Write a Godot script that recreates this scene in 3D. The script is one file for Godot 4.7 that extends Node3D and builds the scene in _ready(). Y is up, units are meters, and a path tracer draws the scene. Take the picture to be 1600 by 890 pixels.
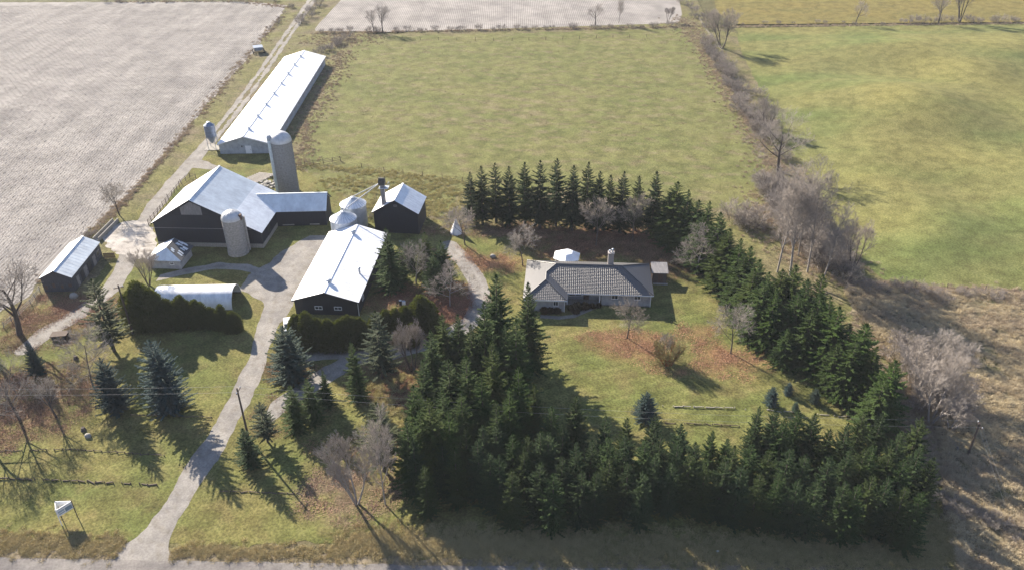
extends Node3D
# A farm seen from the air: a straight lane, black barns with pale metal roofs, silos, a long
# poultry barn, a bungalow inside a spruce belt, fields and a wet meadow.

const CAM_H := 78.0
const FOCAL := 1270.0          # in pixels of a 1600 x 890 picture
const PITCH := 31.7
const ROLL := -0.5

var rng := RandomNumberGenerator.new()
var noise_a := FastNoiseLite.new()
var noise_b := FastNoiseLite.new()
var M := {}
var used := {}

# ------------------------------------------------------------------ mesh builder
class MB:
	var v := PackedVector3Array()
	var n := PackedVector3Array()
	var c := PackedColorArray()
	var col := Color(1, 1, 1)
	var xf := Transform3D()
	func tri(a: Vector3, b: Vector3, d: Vector3) -> void:
		a = xf * a; b = xf * b; d = xf * d
		var m := (d - a).cross(b - a).normalized()
		v.push_back(a); v.push_back(b); v.push_back(d)
		n.push_back(m); n.push_back(m); n.push_back(m)
		c.push_back(col); c.push_back(col); c.push_back(col)
	func quad(a: Vector3, b: Vector3, d: Vector3, e: Vector3) -> void:
		tri(a, b, d); tri(a, d, e)
	func stri(a: Vector3, b: Vector3, d: Vector3, na: Vector3, nb: Vector3, nd: Vector3) -> void:
		v.push_back(xf * a); v.push_back(xf * b); v.push_back(xf * d)
		n.push_back((xf.basis * na).normalized()); n.push_back((xf.basis * nb).normalized()); n.push_back((xf.basis * nd).normalized())
		c.push_back(col); c.push_back(col); c.push_back(col)
	func box(o: Vector3, s: Vector3) -> void:
		var h := s * 0.5
		var p := []
		for k in 8:
			p.append(o + Vector3(h.x if k & 1 else -h.x, h.y if k & 2 else -h.y, h.z if k & 4 else -h.z))
		quad(p[4], p[6], p[7], p[5]); quad(p[1], p[3], p[2], p[0])
		quad(p[0], p[2], p[6], p[4]); quad(p[5], p[7], p[3], p[1])
		quad(p[2], p[3], p[7], p[6]); quad(p[0], p[4], p[5], p[1])
	func beam(a: Vector3, b: Vector3, w: float, h: float) -> void:
		var d := (b - a).normalized()
		var s := d.cross(Vector3.UP)
		s = Vector3.RIGHT if s.length() < 0.01 else s.normalized()
		var u := s.cross(d).normalized()
		var old := xf
		xf = old * Transform3D(Basis(s, u, -d), (a + b) * 0.5)
		box(Vector3.ZERO, Vector3(w, h, (b - a).length()))
		xf = old
	# convex polygon in the xy plane drawn out from z0 (far) to z1 (near)
	func prism(p: PackedVector2Array, z0: float, z1: float) -> void:
		var q := p.duplicate()
		if not Geometry2D.is_polygon_clockwise(q):
			q.reverse()
		var k := q.size()
		for i in range(1, k - 1):
			tri(Vector3(q[0].x, q[0].y, z1), Vector3(q[i].x, q[i].y, z1), Vector3(q[i + 1].x, q[i + 1].y, z1))
			tri(Vector3(q[0].x, q[0].y, z0), Vector3(q[i + 1].x, q[i + 1].y, z0), Vector3(q[i].x, q[i].y, z0))
		for i in k:
			var a := q[i]
			var b := q[(i + 1) % k]
			quad(Vector3(a.x, a.y, z1), Vector3(a.x, a.y, z0), Vector3(b.x, b.y, z0), Vector3(b.x, b.y, z1))
	# four corners of a top face, thickened downwards
	func slab(a: Vector3, b: Vector3, d: Vector3, e: Vector3, t: float) -> void:
		var m := (d - a).cross(b - a).normalized()
		if m.y < 0:
			var s := b; b = e; e = s; m = -m
		var o := m * t
		quad(a, b, d, e)
		quad(a - o, e - o, d - o, b - o)
		quad(a, a - o, b - o, b); quad(b, b - o, d - o, d); quad(d, d - o, e - o, e); quad(e, e - o, a - o, a)
	func tube(p: Array, r: Array, sides: int, cap := true) -> void:
		var rings := []
		var norms := []
		for i in p.size():
			var d: Vector3 = (p[mini(i + 1, p.size() - 1)] - p[maxi(i - 1, 0)]).normalized()
			var s := d.cross(Vector3(0.31, 0.11, 0.94) if absf(d.z) < 0.9 else Vector3.UP).normalized()
			var u := s.cross(d)
			var ring := []
			var nn := []
			for k in sides:
				var a := TAU * k / sides
				var q := s * cos(a) + u * sin(a)
				ring.append(p[i] + q * r[i])
				nn.append(q)
			rings.append(ring); norms.append(nn)
		for i in p.size() - 1:
			for k in sides:
				var j := (k + 1) % sides
				stri(rings[i][k], rings[i][j], rings[i + 1][j], norms[i][k], norms[i][j], norms[i + 1][j])
				stri(rings[i][k], rings[i + 1][j], rings[i + 1][k], norms[i][k], norms[i + 1][j], norms[i + 1][k])
		if cap:
			var e := p.size() - 1
			for k in range(1, sides - 1):
				tri(rings[e][0], rings[e][k], rings[e][k + 1])
				tri(rings[0][0], rings[0][k + 1], rings[0][k])
	# profile of (radius, height) turned round y
	func lathe(prof: Array, sides: int, smooth := true) -> void:
		for i in prof.size() - 1:
			var a: Vector2 = prof[i]
			var b: Vector2 = prof[i + 1]
			var t := (b - a).normalized()
			var nr := t.y
			var ny := -t.x
			for k in sides:
				var a0 := TAU * k / sides
				var a1 := TAU * (k + 1) / sides
				var d0 := Vector3(cos(a0), 0, sin(a0))
				var d1 := Vector3(cos(a1), 0, sin(a1))
				var p0 := d0 * a.x + Vector3.UP * a.y
				var p1 := d1 * a.x + Vector3.UP * a.y
				var p2 := d1 * b.x + Vector3.UP * b.y
				var p3 := d0 * b.x + Vector3.UP * b.y
				if smooth:
					var n0 := d0 * nr + Vector3.UP * ny
					var n1 := d1 * nr + Vector3.UP * ny
					if a.x > 0.001: stri(p0, p1, p2, n0, n1, n1)
					if b.x > 0.001: stri(p0, p2, p3, n0, n1, n0)
				else:
					if a.x > 0.001: tri(p0, p1, p2)
					if b.x > 0.001: tri(p0, p2, p3)
	func mesh() -> ArrayMesh:
		var m := ArrayMesh.new()
		var a := []
		a.resize(Mesh.ARRAY_MAX)
		a[Mesh.ARRAY_VERTEX] = v; a[Mesh.ARRAY_NORMAL] = n; a[Mesh.ARRAY_COLOR] = c
		m.add_surface_from_arrays(Mesh.PRIMITIVE_TRIANGLES, a)
		return m

# ------------------------------------------------------------------ naming and placing
func numbered(called: String) -> String:
	if not used.has(called):
		used[called] = 0
		return called
	used[called] += 1
	return "%s_%03d" % [called, used[called]]

func tag(o: Node, label: String, category := "", group := "", kind := "") -> void:
	if label: o.set_meta("label", label)
	if category: o.set_meta("category", category)
	if group: o.set_meta("group", group)
	if kind: o.set_meta("kind", kind)

func thing(called: String, label: String, category: String, at := Vector3.ZERO, turn := 0.0, group := "") -> Node3D:
	var o := Node3D.new()
	o.name = numbered(called)
	add_child(o)
	o.position = at
	o.rotation.y = turn
	tag(o, label, category, group)
	return o

func part(called: String, mb, m: Material, parent: Node) -> MeshInstance3D:
	var o := MeshInstance3D.new()
	o.name = called
	o.mesh = mb.mesh() if mb is MB else mb
	o.material_override = m
	parent.add_child(o, true)
	return o

func solo(called: String, mb, m: Material, label: String, category: String, at := Vector3.ZERO, turn := 0.0, group := "") -> MeshInstance3D:
	var o := MeshInstance3D.new()
	o.name = numbered(called)
	o.mesh = mb.mesh() if mb is MB else mb
	o.material_override = m
	add_child(o)
	o.position = at
	o.rotation.y = turn
	tag(o, label, category, group)
	return o

# pixel of the 1600 x 890 photograph -> point at height h
func ray(px: float, py: float) -> Vector3:
	var a := px - 800.0
	var b := py - 445.0
	var r := deg_to_rad(ROLL)
	var p := deg_to_rad(PITCH)
	var u := (cos(r) * a + sin(r) * b) / FOCAL
	var w := (-sin(r) * a + cos(r) * b) / FOCAL
	return Vector3(u, -(sin(p) + w * cos(p)), -(cos(p) - w * sin(p)))

func G(px: float, py: float, h := 0.0) -> Vector3:
	var d := ray(px, py)
	return Vector3(0, CAM_H, 0) + d * ((h - CAM_H) / d.y)

func poly(p: Array) -> PackedVector2Array:
	var q := PackedVector2Array()
	for i in range(0, p.size(), 2):
		var g := G(p[i], p[i + 1])
		q.append(Vector2(g.x, g.z))
	return q

func sdf(p: Vector2, q: PackedVector2Array) -> float:
	var best := 1e12
	var k := q.size()
	for i in k:
		var a := q[i]
		var e := q[(i + 1) % k] - a
		var w := p - a
		var d := w - e * clampf(w.dot(e) / e.length_squared(), 0.0, 1.0)
		best = minf(best, d.length_squared())
	return sqrt(best) * (1.0 if Geometry2D.is_point_in_polygon(p, q) else -1.0)

func line_d(p: Vector2, q: PackedVector2Array) -> float:
	var best := 1e12
	for i in q.size() - 1:
		var a := q[i]
		var e := q[i + 1] - a
		var w := p - a
		best = minf(best, (w - e * clampf(w.dot(e) / e.length_squared(), 0.0, 1.0)).length_squared())
	return sqrt(best)

# ------------------------------------------------------------------ materials
func srgb(l: Color) -> Color:
	return Color(l.r, l.g, l.b).linear_to_srgb()

# seamless picture of linear multipliers between the two colours given
func grain(size: int, sd: int, layers: Array, lo: Color, hi: Color, contrast := 1.0, stretch := Vector2i(1, 1)) -> ImageTexture:
	var acc := PackedFloat32Array()
	acc.resize(size * size)
	for l in layers:
		var f := FastNoiseLite.new()
		f.noise_type = FastNoiseLite.TYPE_SIMPLEX_SMOOTH
		f.seed = sd
		sd += 7
		f.frequency = l[0]
		f.fractal_octaves = 2
		var im := f.get_seamless_image(size / stretch.x, size / stretch.y)
		im.convert(Image.FORMAT_L8)
		im.resize(size, size, Image.INTERPOLATE_BILINEAR)
		var dta := im.get_data()
		var w: float = l[1] / 255.0
		for i in acc.size():
			acc[i] += dta[i] * w
	var total := 0.0
	for l in layers: total += l[1]
	var lut := PackedByteArray()
	for i in 256:
		var t := clampf((i / 255.0 - 0.5) * contrast + 0.5, 0.0, 1.0)
		var s := srgb(lo.lerp(hi, t))
		lut.append(int(s.r * 255)); lut.append(int(s.g * 255)); lut.append(int(s.b * 255))
	var out := PackedByteArray()
	out.resize(size * size * 3)
	for i in acc.size():
		var k := clampi(int(acc[i] / total * 255.0), 0, 255) * 3
		out[i * 3] = lut[k]; out[i * 3 + 1] = lut[k + 1]; out[i * 3 + 2] = lut[k + 2]
	return ImageTexture.create_from_image(Image.create_from_data(size, size, false, Image.FORMAT_RGB8, out))

func mat(albedo: Color, rough := 0.9, tex: Texture2D = null, metres := 1.0, metallic := 0.0, vc := false) -> StandardMaterial3D:
	var m := StandardMaterial3D.new()
	m.albedo_color = srgb(albedo)
	m.roughness = rough
	m.metallic = metallic
	m.cull_mode = BaseMaterial3D.CULL_DISABLED
	m.vertex_color_use_as_albedo = vc
	if tex:
		m.albedo_texture = tex
		m.uv1_triplanar = true
		m.uv1_world_triplanar = true
		m.uv1_scale = Vector3.ONE / metres
	return m

func ground_mat(fine: Texture2D, fine_m: float, coarse: Texture2D, coarse_m: float, relief: float) -> StandardMaterial3D:
	var m := mat(Color(1, 1, 1), 1.0, fine, fine_m, 0.0, true)
	m.metallic_specular = 0.2
	m.detail_enabled = true
	m.detail_albedo = coarse
	m.detail_blend_mode = BaseMaterial3D.BLEND_MODE_MUL
	m.detail_uv_layer = BaseMaterial3D.DETAIL_UV_2
	m.uv2_triplanar = true
	m.uv2_world_triplanar = true
	m.uv2_scale = Vector3.ONE / coarse_m
	if relief > 0:
		m.heightmap_enabled = true
		m.heightmap_texture = fine
		m.heightmap_scale = relief
	return m

func leaf_mat(back: Color) -> StandardMaterial3D:
	var m := mat(Color(1, 1, 1), 0.75, null, 1.0, 0.0, true)
	m.metallic_specular = 0.25
	m.backlight_enabled = true
	m.backlight = back
	return m

func make_materials() -> void:
	var W := Color(1, 1, 1)
	var fine := grain(512, 11, [[0.03, 1.0], [0.09, 1.0], [0.2, 0.9]], Color(0.3, 0.3, 0.3), W, 2.0)
	var clump := grain(512, 31, [[0.012, 1.0], [0.04, 0.8], [0.12, 0.7]], Color(0.5, 0.5, 0.48), Color(1, 1, 1), 2.0)
	var stony := grain(512, 53, [[0.05, 0.6], [0.25, 1.0]], Color(0.55, 0.54, 0.52), W, 1.6)
	var streak := grain(512, 71, [[0.05, 1.0], [0.15, 1.0]], Color(0.45, 0.45, 0.47), W, 1.8, Vector2i(1, 16))
	var patch := grain(512, 91, [[0.008, 1.0], [0.03, 0.7], [0.1, 0.4]], Color(0.62, 0.62, 0.64), W, 1.7)
	M.grass = ground_mat(fine, 7.3, clump, 31.0, 6.0)
	M.rough_grass = ground_mat(fine, 10.1, clump, 23.0, 14.0)
	# drilled rows: eight rows of pale residue across 6.08 metres
	var sim := Image.create(1024, 1024, false, Image.FORMAT_RGB8)
	var sn := FastNoiseLite.new()
	sn.seed = 5
	sn.frequency = 0.06
	var spk := sn.get_seamless_image(1024, 256)
	var spk2 := FastNoiseLite.new()
	spk2.seed = 9
	spk2.frequency = 0.25
	var spm := spk2.get_seamless_image(1024, 256)
	spk.resize(1024, 1024, Image.INTERPOLATE_BILINEAR)
	spm.resize(1024, 1024, Image.INTERPOLATE_BILINEAR)
	for y in 1024:
		for x in 1024:
			var row := 0.5 + 0.5 * cos(x / 64.0 * TAU)
			var v := row * 0.95 + (spk.get_pixel(x, y).r - 0.5) * 0.5 + (spm.get_pixel(x, y).r - 0.5) * 0.45 + 0.08
			sim.set_pixel(x, y, srgb(Color(0.58, 0.56, 0.55).lerp(Color(1, 1, 1), clampf(v, 0, 1))))
	var rows := ImageTexture.create_from_image(sim)
	M.stubble = ground_mat(rows, 12.16, patch, 61.0, 0.0)
	M.gravel = ground_mat(stony, 9.7, patch, 27.0, 1.5)
	M.concrete_ground = ground_mat(stony, 8.3, patch, 11.0, 1.0)
	M.black_board = mat(Color(0.016, 0.0195, 0.031), 0.75, streak, 5.0)
	M.grey_board = mat(Color(0.27, 0.26, 0.26), 0.9, streak, 4.0)
	M.weathered = mat(Color(0.085, 0.088, 0.1), 0.9, streak, 3.0)
	M.white_roof = mat(Color(0.86, 0.87, 0.89), 0.5, patch, 19.0)
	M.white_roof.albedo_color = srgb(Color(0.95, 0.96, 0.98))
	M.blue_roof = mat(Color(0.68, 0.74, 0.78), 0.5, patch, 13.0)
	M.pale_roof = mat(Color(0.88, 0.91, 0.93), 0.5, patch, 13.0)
	M.grey_metal = mat(Color(0.42, 0.46, 0.5), 0.55, patch, 6.0)
	M.galvanised = mat(Color(0.55, 0.6, 0.66), 0.45, patch, 5.0, 0.35)
	M.bin_cone = mat(Color(0.85, 0.87, 0.9), 0.5, patch, 5.0)
	M.feed_blue = mat(Color(0.2, 0.25, 0.34), 0.45, patch, 4.0, 0.3)
	M.silo_concrete = mat(Color(0.38, 0.36, 0.34), 0.95, clump, 3.1)
	M.silo_dark = mat(Color(0.28, 0.28, 0.285), 0.95, clump, 2.7)
	M.dome = mat(Color(0.6, 0.61, 0.62), 0.45, patch, 4.0, 0.2)
	M.chute = mat(Color(0.62, 0.7, 0.74), 0.6, patch, 3.0)
	M.stone = mat(Color(0.36, 0.34, 0.31), 1.0, clump, 2.0)
	M.wood = mat(Color(0.13, 0.095, 0.075), 0.95, streak, 2.0)
	M.pale_wood = mat(Color(0.42, 0.38, 0.33), 0.95, streak, 2.0)
	M.brown_wood = mat(Color(0.15, 0.09, 0.06), 0.95, streak, 2.0)
	M.dark = mat(Color(0.02, 0.021, 0.024), 0.6)
	M.glass = mat(Color(0.03, 0.035, 0.045), 0.08)
	M.trim = mat(Color(0.75, 0.76, 0.78), 0.6)
	M.siding = mat(Color(0.40, 0.41, 0.43), 0.8, patch, 5.0)
	M.tile = mat(Color(0.1, 0.097, 0.098), 0.45, null, 3.0, 0.35)
	M.tile.metallic_specular = 0.8
	M.brick = mat(Color(0.42, 0.38, 0.36), 0.9, stony, 1.2)
	M.canvas = mat(Color(0.9, 0.91, 0.93), 0.6, patch, 9.0)
	M.bark = mat(Color(0.11, 0.09, 0.08), 1.0, streak, 2.0)
	M.bark_pale = mat(Color(0.36, 0.33, 0.31), 1.0, streak, 2.0)
	M.twig = mat(Color(0.285, 0.25, 0.222), 1.0, null, 1.0, 0.0, true)
	M.needle = leaf_mat(Color(0.35, 0.4, 0.2))
	# trees are individuals: each takes one of these needle tints
	M.needles = []
	for c in [Color(1, 1, 1), Color(1.0, 0.92, 0.72), Color(0.8, 0.86, 0.86), Color(0.86, 0.95, 0.72), Color(0.72, 0.74, 0.7)]:
		var nm := leaf_mat(Color(0.35, 0.4, 0.2))
		nm.albedo_color = srgb(c)
		M.needles.append(nm)
	M.cedar = leaf_mat(Color(0.62, 0.66, 0.32))
	M.straw = leaf_mat(Color(0.5, 0.45, 0.35))
	M.leaf = leaf_mat(Color(0.4, 0.3, 0.2))
	M.wire = mat(Color(0.3, 0.3, 0.3), 0.6)

# ------------------------------------------------------------------ ground sheets
func roll_h(x: float, z: float) -> float:      # the rolling ground of the green field on the right
	return (noise_b.get_noise_2d(x * 0.8, z * 0.8) + 0.55) * 3.8

func sheet(called: String, box4: Array, cell: float, y: float, m: Material, field: Callable, tint: Callable, height = null) -> void:
	var nx := int((box4[1] - box4[0]) / cell) + 1
	var nz := int((box4[3] - box4[2]) / cell) + 1
	var pos := PackedVector3Array(); pos.resize(nx * nz)
	var sd := PackedFloat32Array(); sd.resize(nx * nz)
	var cols := PackedColorArray(); cols.resize(nx * nz)
	for j in nz:
		for i in nx:
			var x: float = box4[0] + i * cell
			var z: float = box4[2] + j * cell
			var k := j * nx + i
			var s: float = field.call(x, z)
			sd[k] = s
			pos[k] = Vector3(x, y, z)
			if s > -cell * 2.0:
				cols[k] = tint.call(x, z, s)
				if height != null:
					pos[k].y = y + height.call(x, z, maxf(s, 0.0))
	var v := PackedVector3Array()
	var c := PackedColorArray()
	var idx := PackedInt32Array()
	var at := {}
	for j in nz - 1:
		for i in nx - 1:
			var q := [j * nx + i, j * nx + i + 1, (j + 1) * nx + i + 1, (j + 1) * nx + i]
			var inside := 0
			for k in q: inside += 1 if sd[k] > 0.0 else 0
			if inside == 0: continue
			if inside == 4:
				var ii := []
				for k in q:
					if not at.has(k):
						at[k] = v.size(); v.push_back(pos[k]); c.push_back(cols[k])
					ii.append(at[k])
				for k in [ii[0], ii[1], ii[2], ii[0], ii[2], ii[3]]: idx.push_back(k)
				continue
			var pv := []
			for e in 4:
				var a: int = q[e]
				var b: int = q[(e + 1) % 4]
				if sd[a] > 0.0: pv.append([pos[a], cols[a]])
				if (sd[a] > 0.0) != (sd[b] > 0.0):
					var t := sd[a] / (sd[a] - sd[b])
					pv.append([pos[a].lerp(pos[b], t), cols[a].lerp(cols[b], t)])
			var first := v.size()
			for p in pv: v.push_back(p[0]); c.push_back(p[1])
			for e in range(1, pv.size() - 1):
				idx.push_back(first); idx.push_back(first + e); idx.push_back(first + e + 1)
	var nn := PackedVector3Array(); nn.resize(v.size())
	if height == null:
		nn.fill(Vector3.UP)
	else:
		for i in range(0, idx.size(), 3):
			var f := (v[idx[i + 2]] - v[idx[i]]).cross(v[idx[i + 1]] - v[idx[i]])
			for e in 3: nn[idx[i + e]] += f
		for i in nn.size(): nn[i] = nn[i].normalized()
	var am := ArrayMesh.new()
	var a := []
	a.resize(Mesh.ARRAY_MAX)
	a[Mesh.ARRAY_VERTEX] = v; a[Mesh.ARRAY_NORMAL] = nn; a[Mesh.ARRAY_COLOR] = c; a[Mesh.ARRAY_INDEX] = idx
	am.add_surface_from_arrays(Mesh.PRIMITIVE_TRIANGLES, a)
	var o := MeshInstance3D.new()
	o.name = called
	o.mesh = am
	o.material_override = m
	o.set_meta("kind", "structure")
	add_child(o)

func nz(x: float, z: float, s: float) -> float:      # 0..1, s in cycles per metre
	return clampf(noise_a.get_noise_2d(x * s, z * s) * 0.75 + 0.5, 0.0, 1.0)

# ------------------------------------------------------------------ trees
# crowns are many small sprays set along real branches
func spray(mb: MB, p: Vector3, d: Vector3, l: float, w: float, up: Vector3) -> void:
	var s := d.cross(up).normalized()
	var mid := p + d * l * 0.45 - up * l * 0.1
	var tip := p + d * l
	mb.tri(p, mid + s * w, tip)
	mb.tri(p, tip, mid - s * w)

func spruce(sd: int, H: float, R: float, o := {}) -> Array:
	var r := RandomNumberGenerator.new()
	r.seed = sd
	var needle: Color = o.needle
	var base: float = o.get("base", 0.05)
	var layers: int = o.get("layers", 44)
	var per: int = o.get("per", 9)
	var droop: float = o.get("droop", -0.25)
	var expo: float = o.get("expo", 0.85)
	var size: float = o.get("size", 0.5)
	var gappy: float = o.get("gappy", 0.0)
	var mb := MB.new()
	for i in layers:
		var t := pow(float(i) / layers, 0.92)
		var y := H * (base + (0.985 - base) * t)
		var env := pow(1.0 - t, expo) * R * r.randf_range(0.88, 1.1) + 0.05
		if t < 0.12: env *= 0.75 + t * 2.1
		var k := maxi(4, int(per * (0.3 + 0.7 * (1.0 - t))))
		var a0 := r.randf() * TAU
		var small := clampf(env / (R * 0.5), 0.42, 1.0)
		for b in k:
			if r.randf() < gappy: continue
			var a := a0 + TAU * (b + r.randf_range(-0.4, 0.4)) / k
			var L := env * r.randf_range(0.62, 1.2)
			var yy := y + r.randf_range(-0.3, 0.3) * H / layers
			var d := Vector3(cos(a), 0, sin(a))
			var side := Vector3(-sin(a), 0, cos(a))
			var sl := lerpf(droop, 0.6, pow(t, 1.6)) + r.randf_range(-0.15, 0.15)
			var cnt := int(L / (size * small * 0.3)) + 3
			for j in cnt:
				var s := 0.1 + 0.9 * (j + r.randf() * 0.6) / cnt
				var p := d * L * s + Vector3.UP * (yy + sl * L * s + 0.2 * L * s * s)
				var l := size * small * (1.3 - 0.75 * s) * r.randf_range(0.65, 1.3)
				mb.col = needle * r.randf_range(0.9, 1.1)
				for q in [-1.0, 1.0]:
					var dir: Vector3 = (d * r.randf_range(0.6, 1.0) + side * q * r.randf_range(0.4, 0.9) + Vector3.UP * r.randf_range(-0.4, 0.25)).normalized()
					spray(mb, p, dir, l, l * 0.2, (Vector3.UP + d * r.randf_range(-0.5, 0.5) + side * r.randf_range(-0.5, 0.5)).normalized())
				spray(mb, p, (d * 0.5 + side * r.randf_range(-0.4, 0.4) - Vector3.UP * r.randf_range(0.2, 1.0)).normalized(), l * 0.85, l * 0.2, side)
			spray(mb, d * L * 0.9 + Vector3.UP * (yy + sl * L * 0.9 + 0.16 * L), (d + Vector3.UP * 0.2).normalized(), size * small * 0.9, size * small * 0.16, Vector3.UP)
	for j in 5:
		var a := j * TAU / 5
		spray(mb, Vector3.UP * H * 0.955, (Vector3.UP * 2.2 + Vector3(cos(a), 0, sin(a)) * 0.4).normalized(), H * 0.05, 0.07, Vector3(-sin(a), 0, cos(a)))
	var tr := MB.new()
	tr.tube([Vector3(0, -0.3, 0), Vector3(0, H * 0.3, 0), Vector3(0, H * 0.97, 0)], [H * 0.016 + 0.03, H * 0.012, 0.02], 7)
	return [tr.mesh(), mb.mesh()]

func cedar(sd: int, H: float, R: float, green: Color) -> Array:
	var r := RandomNumberGenerator.new()
	r.seed = sd
	var mb := MB.new()
	var cols := []          # several leaders of unequal height make the ragged top
	for i in 6:
		var a := TAU * i / 6.0 + r.randf()
		var far := R * (0.45 if i else 0.0) * r.randf_range(0.6, 1.2)
		cols.append([Vector3(cos(a) * far, 0, sin(a) * far), H * (r.randf_range(0.72, 0.93) if i else 1.0), R * r.randf_range(0.55, 0.8)])
	for cc in cols:
		for i in int(cc[1] * cc[2] * 300):
			var t := r.randf()
			var a := r.randf() * TAU
			var env: float = cc[2] * pow(sin(PI * clampf(0.24 + 0.74 * t, 0, 1)), 0.55) * r.randf_range(0.82, 1.16)
			var d := Vector3(cos(a), 0, sin(a))
			var p: Vector3 = cc[0] + d * env * sqrt(r.randf_range(0.25, 1.0)) + Vector3.UP * cc[1] * (0.02 + 0.95 * t)
			var dir := (Vector3.UP * r.randf_range(0.3, 1.4) + d * r.randf_range(0.1, 0.9) + Vector3(r.randf_range(-1, 1), 0, r.randf_range(-1, 1)) * 0.5).normalized()
			mb.col = green * r.randf_range(0.9, 1.1)
			var l := r.randf_range(0.22, 0.46)
			spray(mb, p, dir, l, l * 0.22, d.rotated(Vector3.UP, r.randf_range(-1.2, 1.2)))
	var tr := MB.new()
	tr.tube([Vector3(0, -0.2, 0), Vector3(0, H * 0.8, 0)], [0.14, 0.03], 6)
	return [tr.mesh(), mb.mesh()]

func grow(bt: MB, bc: MB, p: Vector3, d: Vector3, L: float, rad: float, lvl: int, o: Dictionary, r: RandomNumberGenerator) -> void:
	var last: int = o.n.size()
	var segs := 4 if lvl == 0 else (3 if lvl < 3 else (2 if lvl < last else 1))
	var pts := [p]
	var rr := [rad]
	var dd := d
	var end: float = 0.3 if lvl == 0 else 0.35
	for i in segs:
		var bend: float = o.get("bend", 0.16)
		dd = (dd + Vector3(r.randf_range(-1, 1), r.randf_range(-1, 1), r.randf_range(-1, 1)) * bend + Vector3.UP * o.get("lift", 0.1)).normalized()
		pts.append(pts[-1] + dd * L / segs)
		rr.append(maxf(rad * lerpf(1.0, end, (i + 1.0) / segs), o.get("thin", 0.011)))
	var mb := bt if lvl <= 1 else bc
	mb.tube(pts, rr, [8, 6, 4, 3, 3, 3][lvl], false)
	if lvl == last: return
	var cnt: int = o.n[lvl]
	var from: float = o.from[lvl]
	var az := r.randf() * TAU
	for k in cnt:
		var s := lerpf(from, 1.0, (k + r.randf() * 0.8) / cnt)
		var f := s * segs
		var i := mini(int(f), segs - 1)
		var q: Vector3 = pts[i].lerp(pts[i + 1], f - i)
		var dir: Vector3 = (pts[i + 1] - pts[i]).normalized()
		az += 2.4 + r.randf_range(-0.4, 0.4)
		var per := dir.cross(Vector3(0.3, 0.1, 0.95)).normalized().rotated(dir, az)
		var ang: float = deg_to_rad(o.ang[lvl]) * r.randf_range(0.65, 1.25)
		var cd := (dir * cos(ang) + per * sin(ang)).normalized()
		var cl: float = L * o.ratio[lvl] * (1.25 - 0.6 * s) * r.randf_range(0.7, 1.2)
		grow(bt, bc, q, cd, cl, maxf(lerpf(rr[i], rr[i + 1], f - i) * o.get("thick", 0.55), o.get("thin", 0.011)), lvl + 1, o, r)

func bare(sd: int, H: float, o: Dictionary) -> Array:
	var r := RandomNumberGenerator.new()
	r.seed = sd
	var bt := MB.new()
	var bc := MB.new()
	bt.col = Color(1, 1, 1)
	bc.col = o.get("tint", Color(1, 1, 1))
	var stems: int = o.get("stems", 1)
	for i in stems:
		var a := TAU * i / stems + r.randf()
		var lean: float = o.get("lean", 0.05)
		var d := (Vector3.UP + Vector3(cos(a), 0, sin(a)) * lean).normalized()
		grow(bt, bc, Vector3(cos(a), 0, sin(a)) * (0.0 if stems == 1 else o.get("foot", 0.35)) - Vector3.UP * 0.2, d, H * o.get("trunk", 0.55) * r.randf_range(0.85, 1.1), H * o.get("girth", 0.022), 0, o, r)
	if bc.v.is_empty(): bc = bt
	return [bt.mesh(), bc.mesh()]

func plant(proto: Array, called: String, label: String, category: String, at: Vector3, s: Vector3, mt: Material, mc: Material, group := "") -> void:
	var o := thing(called, label, category, Vector3(at.x, 0, at.z), rng.randf() * TAU, group)
	o.scale = s
	part("trunk", proto[0], mt, o)
	part("crown", proto[1], M.needles[rng.randi() % 5] if mc == M.needle else mc, o)

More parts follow.
